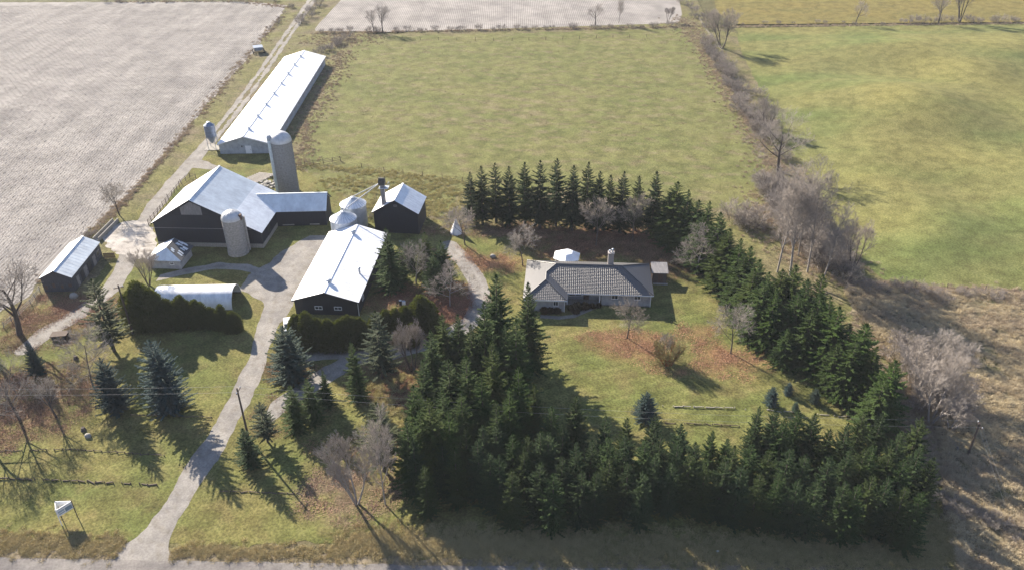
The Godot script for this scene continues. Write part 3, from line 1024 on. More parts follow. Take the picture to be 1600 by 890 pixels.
	# --- gazebo behind
	var gz := thing("gazebo", "white hip roofed gazebo standing behind the bungalow ridge", "gazebo", Vector3(10.4, 0, -133.4), deg_to_rad(20))
	var gr := MB.new()
	gr.lathe([Vector2(2.75, 1.95), Vector2(1.2, 2.8), Vector2(0.0, 2.95)], 6, false)
	part("roof", gr, M.white_roof, gz)
	for k in 4:
		var a := TAU * k / 4
		var po := MB.new()
		po.box(Vector3(cos(a) * 2.3, 1.0, sin(a) * 2.3), Vector3(0.14, 2.0, 0.14))
		part("post", po, M.trim, gz)
	var deck := MB.new()
	deck.xf = Transform3D(Basis(Vector3.UP, PI / 4), Vector3.ZERO)
	deck.box(Vector3(0, 0.1, 0), Vector3(3.7, 0.2, 3.7))
	part("deck", deck, M.pale_wood, gz)
	# --- garden shed beside the house
	var gs := thing("garden_shed", "small brown lean-to shed with a pinkish grey roof beside the bungalow", "shed", Vector3(26.9, 0, -126.4), deg_to_rad(-4.2))
	var sw := MB.new()
	sw.box(Vector3(0, 1.05, -1.4), Vector3(2.5, 2.1, 2.6))
	part("wall", sw, M.wood, gs)
	var sr := MB.new()
	sr.slab(Vector3(-1.5, 2.2, 0.1), Vector3(1.5, 2.2, 0.1), Vector3(1.5, 2.75, -3.0), Vector3(-1.5, 2.75, -3.0), 0.1)
	part("roof", sr, M.grey_board, gs)
	door(gs, Vector3(0.2, 0.05, -0.1), Vector2(0.9, 1.9), 0, M.brown_wood)
	var step := MB.new()
	step.box(Vector3(0.2, 0.1, 0.35), Vector3(2.6, 0.1, 0.5))
	part("door_step", step, M.pale_wood, gs)

# ------------------------------------------------------------------ the ground
var leaf_spots := []
var drive_lines := []

func leafy(x: float, z: float) -> Array:
	var best := 0.0
	var col := Color(0.3, 0.17, 0.1)
	for s in leaf_spots:
		var d := Vector2((x - s[0].x) / s[1], (z - s[0].z) / s[2]).length()
		if d > 1.35: continue
		var k: float = s[3] * clampf((1.3 - d) / 0.7, 0.0, 1.0) * clampf(nz(x, z, 0.12) * 1.6 + nz(x + 5, z, 0.6) * 0.8 - 0.55, 0.0, 1.2)
		if k > best:
			best = k; col = s[4]
	return [clampf(best, 0.0, 0.85), col]

func build_ground() -> void:
	var rust := Color(0.37, 0.205, 0.115)
	var red := Color(0.20, 0.075, 0.05)
	var dull := Color(0.15, 0.095, 0.06)
	for s in [[985, 538, 6.2, 4.0, 0.8, rust], [940, 530, 3.5, 2.5, 0.5, rust], [1140, 560, 6.2, 4.6, 0.65, rust], [1090, 520, 4, 2.6, 0.45, rust], [1040, 575, 3, 2, 0.4, rust], [765, 412, 6, 3.6, 0.8, rust], [700, 400, 5, 4, 0.4, rust],
			[670, 470, 10, 6, 1.0, red], [715, 480, 6, 5, 0.9, red], [650, 605, 7, 5, 1.0, red], [600, 590, 6, 5, 0.6, dull], [105, 485, 9, 6, 1.0, Color(0.24, 0.13, 0.085)], [50, 520, 8, 5, 0.7, dull], [20, 640, 10, 8, 0.85, Color(0.22, 0.13, 0.09)], [75, 600, 9, 6, 0.5, dull],
			[930, 382, 13, 6, 0.9, Color(0.16, 0.075, 0.05)], [990, 380, 8, 5, 0.8, dull], [1040, 400, 7, 8, 0.7, dull], [545, 770, 6, 5, 0.7, Color(0.28, 0.2, 0.15)], [450, 570, 6, 4, 0.6, dull], [430, 650, 4, 5, 0.5, dull], [560, 700, 6, 4, 0.4, dull], [860, 358, 26, 3.0, 0.8, Color(0.2, 0.13, 0.09)]]:
		leaf_spots.append([G(s[0], s[1]), s[2], s[3], s[4], s[5]])
	# base sheet to the horizon
	var pl := PlaneMesh.new()
	pl.size = Vector2(6000, 6000)
	var base_m := ground_mat(M.grass.albedo_texture, 9.0, M.grass.detail_albedo, 41.0, 0.0)
	base_m.vertex_color_use_as_albedo = false
	base_m.albedo_color = srgb(Color(0.19, 0.175, 0.085))
	var b := solo("ground", pl, base_m, "", "", Vector3(0, -0.3, -800))
	b.set_meta("kind", "structure")
	# rough ground round the farm, the verges and the hedge strips
	var verge := poly([-260, 900, -260, 470, 0, 440, 160, 340, 300, 180, 395, 70, 450, -30, 560, -30, 575, 60, 1080, -20, 1110, 40, 1180, 60, 1260, 250, 1330, 400, 1420, 440, 1700, 440, 1900, 900])
	sheet("rough_ground", [-150.0, 190.0, -420.0, -50.0], 1.6, -0.012, M.rough_grass, func(x, z): return sdf(Vector2(x, z), verge),
		func(x, z, _s):
			var t := nz(x, z, 0.06)
			var u := nz(x + 300, z, 0.22)
			return Color(0.31, 0.28, 0.125).lerp(Color(0.32, 0.25, 0.175), clampf(t * 1.6 - 0.4, 0, 1)).lerp(Color(0.16, 0.19, 0.055), u * 0.5))
	# corn stubble
	var corn := poly([-420, 700, -60, 510, 30, 475, 62, 440, 105, 385, 160, 345, 205, 303, 300, 190, 395, 80, 440, 22, 448, 8, 380, 2, -100, 4, -700, 10, -1100, 200])
	sheet("stubble_field", [-300.0, -40.0, -372.0, -95.0], 1.3, 0.0, M.stubble, func(x, z): return sdf(Vector2(x, z), corn) + (nz(x, z, 0.2) - 0.5) * 1.5,
		func(x, z, _s):
			var t := nz(x * 2.6, z * 0.12, 0.08) * 0.7 + nz(x, z, 0.05) * 0.4
			var row := 0.5 + 0.5 * sin(x * TAU / 6.1 + 0.5)
			return Color(0.4, 0.378, 0.355).lerp(Color(0.3, 0.283, 0.267), clampf(t * 1.7 + row * 0.2 - 0.6, 0, 1)))
	var far_stub := poly([497, 38, 560, -30, 1050, -60, 1066, 22, 1060, 36, 800, 44, 600, 50, 490, 48])
	sheet("far_stubble_field", [-140.0, 110.0, -470.0, -270.0], 2.0, 0.0, M.stubble, func(x, z): return sdf(Vector2(x, z), far_stub),
		func(x, z, _s): return Color(0.4, 0.375, 0.35).lerp(Color(0.31, 0.29, 0.27), nz(x * 1.3, z * 0.35, 0.09)))
	var gold := poly([1110, -40, 2400, -40, 2400, 30, 1600, 34, 1150, 38, 1120, 20])
	sheet("golden_field", [80.0, 520.0, -460.0, -310.0], 3.0, 0.0, M.grass, func(x, z): return sdf(Vector2(x, z), gold),
		func(x, z, _s): return Color(0.33, 0.265, 0.09).lerp(Color(0.27, 0.24, 0.085), nz(x, z * 2, 0.03)))
	# pasture
	var past := poly([565, 58, 800, 52, 1062, 44, 1078, 62, 1122, 118, 1165, 190, 1200, 245, 1205, 300, 1160, 335, 1060, 318, 900, 300, 722, 292, 706, 340, 668, 330, 560, 306, 525, 300, 470, 262, 474, 215, 500, 150, 530, 100])
	sheet("pasture", [-70.0, 110.0, -310.0, -130.0], 1.2, 0.004, M.grass, func(x, z): return sdf(Vector2(x, z), past) + (nz(x, z, 0.15) - 0.5) * 3.0,
		func(x, z, _s):
			var t := nz(x, z * 1.8, 0.035)
			var u := nz(x + 90, z * 2.2, 0.13)
			var g := Color(0.225, 0.24, 0.088).lerp(Color(0.285, 0.278, 0.112), clampf(t * 1.3 - 0.15, 0, 1))
			return g.lerp(Color(0.34, 0.28, 0.17), clampf(u * 2.4 - 1.45 + 0.55 * exp(-Vector2((x + 2.0) / 22.0, (z + 218.0) / 16.0).length_squared()), 0, 0.7)))
	# the rolling green field
	var right := poly([1150, 44, 1400, 40, 1600, 37, 2600, 34, 2600, 520, 1700, 458, 1600, 452, 1480, 449, 1390, 440, 1345, 410, 1300, 340, 1262, 275, 1232, 225, 1200, 160, 1160, 85])
	sheet("green_field", [55.0, 480.0, -325.0, -110.0], 1.9, 0.008, M.grass, func(x, z): return sdf(Vector2(x, z), right) + (nz(x, z, 0.2) - 0.5) * 1.5,
		func(x, z, _s):
			var t := nz(x * 0.6 + z * 0.3, z * 1.5, 0.025)
			var u := nz(x + 50, z * 1.5, 0.012)
			var g := Color(0.285, 0.28, 0.108).lerp(Color(0.19, 0.245, 0.08), clampf(t * 2.0 - 0.85, 0, 0.8))
			return g.lerp(Color(0.34, 0.31, 0.115), clampf(u * 1.8 - 0.7, 0, 0.75)),
		func(x, z, s): return roll_h(x, z) * smoothstep(0.0, 35.0, s))
	# the wet meadow
	var marsh := poly([1318, 452, 1390, 446, 1500, 455, 1600, 459, 1760, 468, 2300, 560, 2300, 960, 1500, 960, 1478, 800, 1470, 690, 1400, 570, 1340, 500])
	sheet("wet_meadow", [40.0, 190.0, -128.0, -52.0], 0.8, 0.0, M.rough_grass, func(x, z): return sdf(Vector2(x, z), marsh) + (nz(x, z, 0.2) - 0.5) * 2.0,
		func(x, z, _s):
			var t := nz(x, z * 1.4, 0.1)
			var u := nz(x + 70, z, 0.04)
			var g := Color(0.37, 0.315, 0.2).lerp(Color(0.23, 0.19, 0.125), clampf(t * 1.7 - 0.4, 0, 1))
			return g.lerp(Color(0.17, 0.18, 0.06), clampf(u * 2.2 - 1.2, 0, 0.8)),
		func(x, z, s): return (nz(x, z, 0.2) + nz(x + 20, z, 0.5) * 0.6) * 0.5 * smoothstep(0.0, 3.0, s))
	# mown grass
	var lawn := poly([-260, 852, -260, 560, -30, 540, 40, 480, 120, 470, 170, 410, 215, 330, 300, 245, 420, 240, 470, 262, 560, 320, 700, 345, 720, 350, 1030, 368, 1120, 440, 1220, 535, 1345, 640, 1440, 720, 1480, 790, 1470, 852, 900, 848, 560, 850])
	sheet("lawn", [-92.0, 60.0, -192.0, -61.0], 0.55, 0.012, M.grass, func(x, z): return sdf(Vector2(x, z), lawn) + (nz(x, z, 0.3) - 0.5) * 2.0,
		func(x, z, _s):
			var t := nz(x, z * 1.6, 0.05)
			var u := nz(x + 140, z, 0.17)
			var v := nz(x + 40, z + 77, 0.45)
			var home := smoothstep(-8.0, 6.0, x) * smoothstep(-140.0, -120.0, z)
			var g := Color(0.295, 0.265, 0.1).lerp(Color(0.205, 0.228, 0.074), clampf(t * 1.5 - 0.3 + home * 0.25, 0, 1))
			g = g.lerp(Color(0.27, 0.21, 0.1), clampf(u * 2.0 - 1.15, 0, 0.45))
			g = g.lerp(Color(0.24, 0.25, 0.08), clampf(v * 2.0 - 1.2, 0, 0.4))
			var mow := sin((x * 0.35 + z) * TAU / 1.9 + nz(x, z, 0.03) * 6.0)
			g = g * (1.0 + 0.085 * mow * (0.4 + home))
			var lf := leafy(x, z)
			return g.lerp(lf[1], lf[0]))
	# gravel: the drive, the yard, the lane and the loop to the house
	var drive := poly([203, 900, 213, 878, 240, 838, 283, 772, 335, 694, 378, 620, 402, 560, 420, 505, 434, 455, 440, 425, 462, 398, 500, 375])
	var widths := [4.6, 3.4, 1.9, 1.65, 1.65, 1.6, 1.6, 1.7, 2.2, 3.4, 3.6, 3.0]
	var yard := poly([372, 452, 388, 428, 420, 412, 452, 396, 490, 372, 515, 368, 520, 380, 490, 420, 470, 450, 455, 480, 440, 500, 415, 500, 408, 470, 390, 458])
	var spur := poly([425, 430, 380, 418, 340, 415, 290, 424, 240, 436, 205, 436, 190, 420])
	var lane := poly([492, -8, 468, 28, 440, 68, 410, 112, 370, 168, 330, 218, 290, 262, 255, 303, 232, 335, 205, 375])
	var back := poly([205, 380, 190, 425, 172, 452, 145, 474, 110, 498, 70, 520, 40, 545])
	var loop := poly([408, 655, 440, 630, 478, 605, 512, 584, 560, 560, 610, 552, 650, 543, 700, 528, 738, 500, 750, 470, 744, 438, 724, 408, 700, 384])
	var loop2 := poly([465, 556, 520, 551, 590, 552])
	var spot := poly([285, 250, 318, 252, 352, 262, 346, 267, 300, 263])
	drive_lines = [drive, spur, lane, back, loop, loop2]
	var gravel_tint := func(x, z, _s):
		var t := nz(x, z, 0.12)
		var u := nz(x + 33, z, 0.5)
		var near := 9.0
		for l in drive_lines: near = minf(near, line_d(Vector2(x, z), l))
		var worn := clampf(1.0 - absf(near - 0.8) / 0.45, 0.0, 1.0) * (0.4 + 0.6 * t)      # packed wheel tracks
		return Color(0.39, 0.365, 0.335).lerp(Color(0.33, 0.31, 0.285), t * 0.7).lerp(Color(0.24, 0.205, 0.15), clampf(u * 2 - 1.25, 0, 0.4)).lerp(Color(0.43, 0.41, 0.385), worn * 0.8)
	sheet("driveway", [-66.0, -24.0, -146.0, -60.0], 0.45, 0.022, M.gravel,
		func(x, z):
			var p := Vector2(x, z)
			var f := -1e9
			for i in drive.size() - 1:
				var a := drive[i]
				var e := drive[i + 1] - a
				var t := clampf((p - a).dot(e) / e.length_squared(), 0, 1)
				f = maxf(f, lerpf(widths[i], widths[i + 1], t) - (p - a - e * t).length())
			f = maxf(f, sdf(p, yard))
			f = maxf(f, 1.0 - line_d(p, spur))
			return f + (nz(x, z, 0.09) - 0.5) * 0.8 + (nz(x, z, 0.6) - 0.5) * 0.2, gravel_tint)
	sheet("farm_lane", [-110.0, -44.0, -372.0, -100.0], 0.7, 0.026, M.gravel,
		func(x, z):
			var p := Vector2(x, z)
			var f := maxf(1.75 - line_d(p, lane), 1.7 - line_d(p, back))
			f = maxf(f, sdf(p, spot))
			# grass crown between the wheel tracks farther along
			if z < -200.0: f = minf(f, line_d(p, lane) - 0.32 + (nz(x, z, 0.4) - 0.6) * 0.5)
			return f + (nz(x, z, 0.09) - 0.5) * 0.8 + (nz(x, z, 0.6) - 0.5) * 0.2, gravel_tint)
	sheet("house_drive", [-36.0, 4.0, -146.0, -82.0], 0.45, 0.030, M.gravel,
		func(x, z):
			var p := Vector2(x, z)
			return maxf(1.75 - line_d(p, loop), 1.5 - line_d(p, loop2)) + (nz(x, z, 0.09) - 0.5) * 0.8 + (nz(x, z, 0.6) - 0.5) * 0.2, gravel_tint)
	var pad := poly([162, 372, 180, 350, 200, 345, 232, 347, 240, 365, 246, 385, 238, 402, 215, 405, 195, 400, 178, 392, 164, 385])
	sheet("concrete_yard", [-92.0, -64.0, -160.0, -128.0], 0.5, 0.034, M.concrete_ground, func(x, z): return sdf(Vector2(x, z), pad) + (nz(x, z, 0.4) - 0.5) * 1.2,
		func(x, z, _s):
			var t := nz(x * 0.8, z * 2.2, 0.3)
			return Color(0.64, 0.6, 0.55).lerp(Color(0.2, 0.17, 0.14), clampf(t * 3.4 - 2.2, 0, 0.8)).lerp(Color(0.46, 0.42, 0.38), nz(x + 9, z, 0.15) * 0.6))
	# the public road with its gravel shoulder
	var ra := G(-200, 862)
	var rb := G(1800, 896)
	var rd := Vector2(rb.x - ra.x, rb.z - ra.z).normalized()
	var rn := Vector2(-rd.y, rd.x)
	sheet("road_shoulder", [-150.0, 150.0, -70.0, -45.0], 0.5, 0.018, M.gravel,
		func(x, z): return (Vector2(x, z) - Vector2(ra.x, ra.z)).dot(rn) + 0.55 + (nz(x, z, 0.25) - 0.5) * 1.2,
		func(x, z, _s): return Color(0.33, 0.275, 0.2).lerp(Color(0.24, 0.2, 0.13), nz(x, z, 0.3)))
	sheet("road", [-150.0, 150.0, -70.0, -45.0], 0.5, 0.042, M.gravel,
		func(x, z): return (Vector2(x, z) - Vector2(ra.x, ra.z)).dot(rn) - 0.55 + (nz(x, z, 0.3) - 0.5) * 0.3,
		func(x, z, _s): return Color(0.33, 0.305, 0.28).lerp(Color(0.27, 0.25, 0.24), nz(x * 0.15, z * 2.5, 0.3)))
	# low grass bank at the ditch is grown by the tufts below

# ------------------------------------------------------------------ loose cover
func scatter(called: String, label: String, category: String, mesh: Mesh, m: Material, where: Array, tints: Array) -> void:
	var mm := MultiMesh.new()
	mm.transform_format = MultiMesh.TRANSFORM_3D
	mm.use_colors = true
	mm.mesh = mesh
	mm.instance_count = where.size()
	for i in where.size():
		mm.set_instance_transform(i, where[i])
		mm.set_instance_color(i, tints[i])
	var o := MultiMeshInstance3D.new()
	o.name = numbered(called)
	o.multimesh = mm
	o.material_override = m
	add_child(o)
	tag(o, label, category, "", "stuff")

func tuft(sd: int, h: float, rad: float, blades: int, wide: float) -> ArrayMesh:
	var r := RandomNumberGenerator.new()
	r.seed = sd
	var mb := MB.new()
	for i in blades:
		var a := r.randf() * TAU
		var p := Vector3(cos(a), 0, sin(a)) * rad * sqrt(r.randf()) - Vector3.UP * 0.04
		var lean := Vector3(r.randf_range(-1, 1), 0, r.randf_range(-1, 1)) * 0.75
		var d := (Vector3.UP + lean).normalized()
		var l := h * r.randf_range(0.5, 1.15)
		var s := d.cross(Vector3(cos(a * 3), 0.2, sin(a * 3))).normalized() * wide
		mb.col = Color(1, 1, 1) * r.randf_range(0.75, 1.1)
		var mid := p + d * l * 0.55
		var tip := mid + (d + lean * 0.9 - Vector3.UP * 0.35).normalized() * l * 0.5
		mb.quad(p - s, mid - s * 0.8, mid + s * 0.8, p + s)
		mb.tri(mid - s * 0.8, tip, mid + s * 0.8)
	return mb.mesh()

func put(x: float, y: float, z: float, s: float, flat := 1.0) -> Transform3D:
	return Transform3D(Basis(Vector3.UP, rng.randf() * TAU).scaled(Vector3(s, s * flat, s)), Vector3(x, y, z))

func on_drive(p: Vector2, more := 0.0) -> bool:
	for l in drive_lines:
		if line_d(p, l) < 2.0 + more: return true
	return false

func build_cover() -> void:
	var tall := tuft(5, 0.62, 0.42, 46, 0.016)
	var low := tuft(6, 0.2, 0.5, 40, 0.014)
	var tan := Color(0.5, 0.42, 0.275)
	# wet meadow
	var where := []
	var tints := []
	var marsh := poly([1318, 455, 1390, 450, 1500, 458, 1600, 462, 1700, 470, 1760, 900, 1500, 900, 1478, 800, 1470, 690, 1405, 570, 1345, 500])
	var lo := Vector2(1e9, 1e9)
	var hi := Vector2(-1e9, -1e9)
	for p in marsh: lo = lo.min(p); hi = hi.max(p)
	for i in 26000:
		var p := Vector2(rng.randf_range(lo.x, hi.x), rng.randf_range(lo.y, hi.y))
		if not Geometry2D.is_point_in_polygon(p, marsh): continue
		var k := nz(p.x + 11, p.y * 1.3, 0.14)
		if rng.randf() > k * 1.7 - 0.1: continue
		var u := nz(p.x, p.y * 1.4, 0.09)
		where.append(put(p.x, (nz(p.x, p.y, 0.2) + nz(p.x + 20, p.y, 0.5) * 0.6) * 0.46, p.y, rng.randf_range(0.6, 1.3), rng.randf_range(0.5, 1.0)))
		tints.append(tan.lerp(Color(0.35, 0.28, 0.2), clampf(u * 2.2 - 0.7, 0, 1)).lerp(Color(0.66, 0.58, 0.42), rng.randf() * 0.5))
	scatter("meadow_grass", "dry tan sedge and grass clumps over the wet meadow", "grass", tall, M.straw, where, tints)
	# roadside ditch and strips
	where = []; tints = []
	for s in [[-40, 846, 215, 856, 1.9, 900], [275, 862, 560, 866, 1.2, 500], [540, 846, 900, 858, 2.6, 2200], [860, 856, 1500, 868, 3.0, 3800], [1440, 830, 1700, 880, 4.0, 2000]]:
		var a := G(s[0], s[1])
		var b := G(s[2], s[3])
		for i in s[5]:
			var t := rng.randf()
			var p: Vector3 = a.lerp(b, t) + Vector3(rng.randf_range(-1, 1), 0, rng.randfn(0, 0.5)) * s[4]
			if on_drive(Vector2(p.x, p.z), 0.9): continue
			where.append(put(p.x, 0.0, p.z, rng.randf_range(0.5, 1.1), rng.randf_range(0.5, 1.0)))
			tints.append(Color(0.5, 0.41, 0.23).lerp(Color(0.2, 0.2, 0.075), rng.randf() * (0.9 if s[0] > 800 else 0.45)))
	scatter("ditch_grass", "long yellowed grass in the ditch along the road", "grass", tall, M.straw, where, tints)
	# field margins: along the lane, the hedges and fences
	where = []; tints = []
	for s in [[62, 440, 160, 347, 1.0, 260], [160, 347, 205, 303, 1.0, 260], [205, 303, 300, 192, 1.0, 500], [300, 192, 440, 25, 1.6, 800], [470, 262, 480, 190, 2.5, 400], [480, 190, 540, 80, 4.0, 900], [500, 62, 575, 62, 9.0, 700], [470, 258, 720, 284, 1.6, 700], [575, 318, 720, 330, 6.0, 1500], [520, 285, 720, 300, 4.0, 1200],
			[1062, 30, 1100, 70, 6.0, 700], [1100, 75, 1210, 260, 3.6, 2200], [1210, 260, 1310, 420, 5.5, 2200], [1180, 320, 1290, 420, 6.0, 1400], [1310, 440, 1460, 454, 1.5, 700], [1460, 454, 1640, 462, 1.5, 900], [490, 52, 1062, 42, 1.4, 1100], [1100, 42, 1640, 36, 1.4, 900], [380, 2, 452, 12, 2.0, 250], [180, 3, 380, 2, 1.5, 300],
			[1400, 590, 1490, 760, 3.0, 900], [1340, 500, 1430, 600, 3.5, 700], [590, 600, 620, 660, 3.0, 350], [560, 600, 660, 590, 3.0, 300]]:
		var a := G(s[0], s[1])
		var b := G(s[2], s[3])
		for i in int(s[5] * 0.6):
			var p: Vector3 = a.lerp(b, rng.randf()) + Vector3(rng.randfn(0, 0.6), 0, rng.randfn(0, 0.6)) * s[4]
			if on_drive(Vector2(p.x, p.z)): continue
			where.append(put(p.x, 0.0, p.z, rng.randf_range(0.5, 1.3), rng.randf_range(0.5, 1.0)))
			tints.append((Color(0.52, 0.47, 0.25).lerp(Color(0.36, 0.33, 0.14), rng.randf()) if (s[3] > 255 and s[0] < 730 and s[0] > 460) else Color(0.5, 0.42, 0.3).lerp(Color(0.32, 0.25, 0.21), rng.randf())))
	scatter("margin_grass", "dry brown grass and weeds along the field margins", "grass", tall, M.straw, where, tints)
	# pasture clumps
	where = []; tints = []
	for i in 15000:
		var p := Vector2(rng.randf_range(-60, 90), rng.randf_range(-300, -140))
		if nz(p.x + 90, p.y * 2.2, 0.13) < 0.55 + rng.randf() * 0.25: continue
		var q := G(560, 320)
		if p.y > q.z and p.x > -24: continue
		if p.x < -48 and p.y > -200: continue
		if sdf(p, poly([575, 65, 1062, 50, 1122, 118, 1200, 245, 1150, 310, 722, 290, 500, 262, 500, 160])) < 0: continue
		where.append(put(p.x, -0.02, p.y, rng.randf_range(0.5, 1.0), 0.3))
		tints.append(Color(0.40, 0.34, 0.2).lerp(Color(0.2, 0.2, 0.07), rng.randf() * 0.7))
	scatter("pasture_tufts", "pale ungrazed tufts dotted over the pasture", "grass", tall, M.straw, where, tints)
	# lawn: short turf clumps so that the mown ground has a nap
	# stubble: broken stalks in drilled rows
	var st := MB.new()
	var r := RandomNumberGenerator.new()
	r.seed = 77
	for row in 4:
		for k in 13:
			var p := Vector3((row - 1.5) * 0.76 + r.randfn(0, 0.05), -0.02, -2.5 + k * 0.39 + r.randfn(0, 0.12))
			st.col = Color(1, 1, 1) * r.randf_range(0.75, 1.1)
			var d := Vector3(r.randf_range(-0.5, 0.5), 1, r.randf_range(-0.5, 0.5)).normalized() * r.randf_range(0.12, 0.32)
			var s := Vector3(r.randf_range(-1, 1), 0, r.randf_range(-1, 1)).normalized() * 0.022
			st.quad(p - s, p - s * 0.6 + d, p + s * 0.6 + d, p + s)
		for k in 6:
			var p := Vector3((row - 1.5) * 0.76 + r.randfn(0, 0.14), 0.03, r.randf_range(-2.6, 2.6))
			var d := Vector3(r.randfn(0, 0.12), r.randf_range(0, 0.08), r.randf_range(-1, 1)) * 0.9
			var s := Vector3(r.randf_range(-1, 1), 0.5, r.randf_range(-1, 1)).normalized() * 0.05
			st.col = Color(1, 1, 1) * r.randf_range(0.85, 1.25)
			st.quad(p - s, p - s + d, p + s + d, p + s)
	var stm := st.mesh()
	where = []; tints = []
	var corn := poly([-220, 600, -40, 505, 30, 472, 60, 438, 102, 385, 157, 347, 200, 305, 296, 192, 390, 82, 436, 24, 440, 12, 380, 6, -100, 8, -300, 14])
	for i in 60:
		var slide := rng.randf() * 5.0
		for j in 52:
			var x := -46.0 - i * 3.04
			var z := -105.0 - j * 5.0 - slide
			if sdf(Vector2(x, z), corn) < 1.0: continue
			where.append(Transform3D(Basis(Vector3.UP, PI if rng.randf() < 0.5 else 0.0), Vector3(x, 0.02, z)))
			tints.append(Color(0.47, 0.442, 0.412) * (0.75 + 0.45 * nz(x, z, 0.1)))
	scatter("corn_stubble", "pale broken corn stubble standing in straight drilled rows", "stubble", stm, M.straw, where, tints)
	# fallen leaves
	var lv := MB.new()
	for k in 130:
		var p := Vector3(r.randfn(0, 0.6), r.randf_range(0.01, 0.06), r.randfn(0, 0.55))
		var a := Vector3(r.randf_range(-1, 1), r.randf_range(-0.5, 0.5), r.randf_range(-1, 1)).normalized() * r.randf_range(0.04, 0.075)
		var q := Vector3(-a.z, r.randf_range(-0.06, 0.06), a.x) * 0.7
		lv.col = Color(1, 1, 1) * r.randf_range(0.5, 1.4)
		lv.tri(p - a, p + q, p + a); lv.tri(p - a, p + a, p - q)
	var lm := lv.mesh()
	where = []; tints = []
	for s in leaf_spots:
		for i in int(s[1] * s[2] * s[3] * 5.0):
			var a := rng.randf() * TAU
			var d := pow(rng.randf(), 0.6) * 1.15
			var p := Vector2(s[0].x + cos(a) * d * s[1], s[0].z + sin(a) * d * s[2])
			if rng.randf() > 0.3 + nz(p.x, p.y, 0.08): continue
			if on_drive(p, -0.6): continue
			where.append(put(p.x, 0.03, p.y, rng.randf_range(0.7, 1.3)))
			tints.append((s[4] as Color).lerp(Color(0.55, 0.33, 0.21), rng.randf() * 0.6))
	scatter("fallen_leaves", "rust coloured fallen leaves in drifts under the bare trees", "leaves", lm, M.leaf, where, tints)

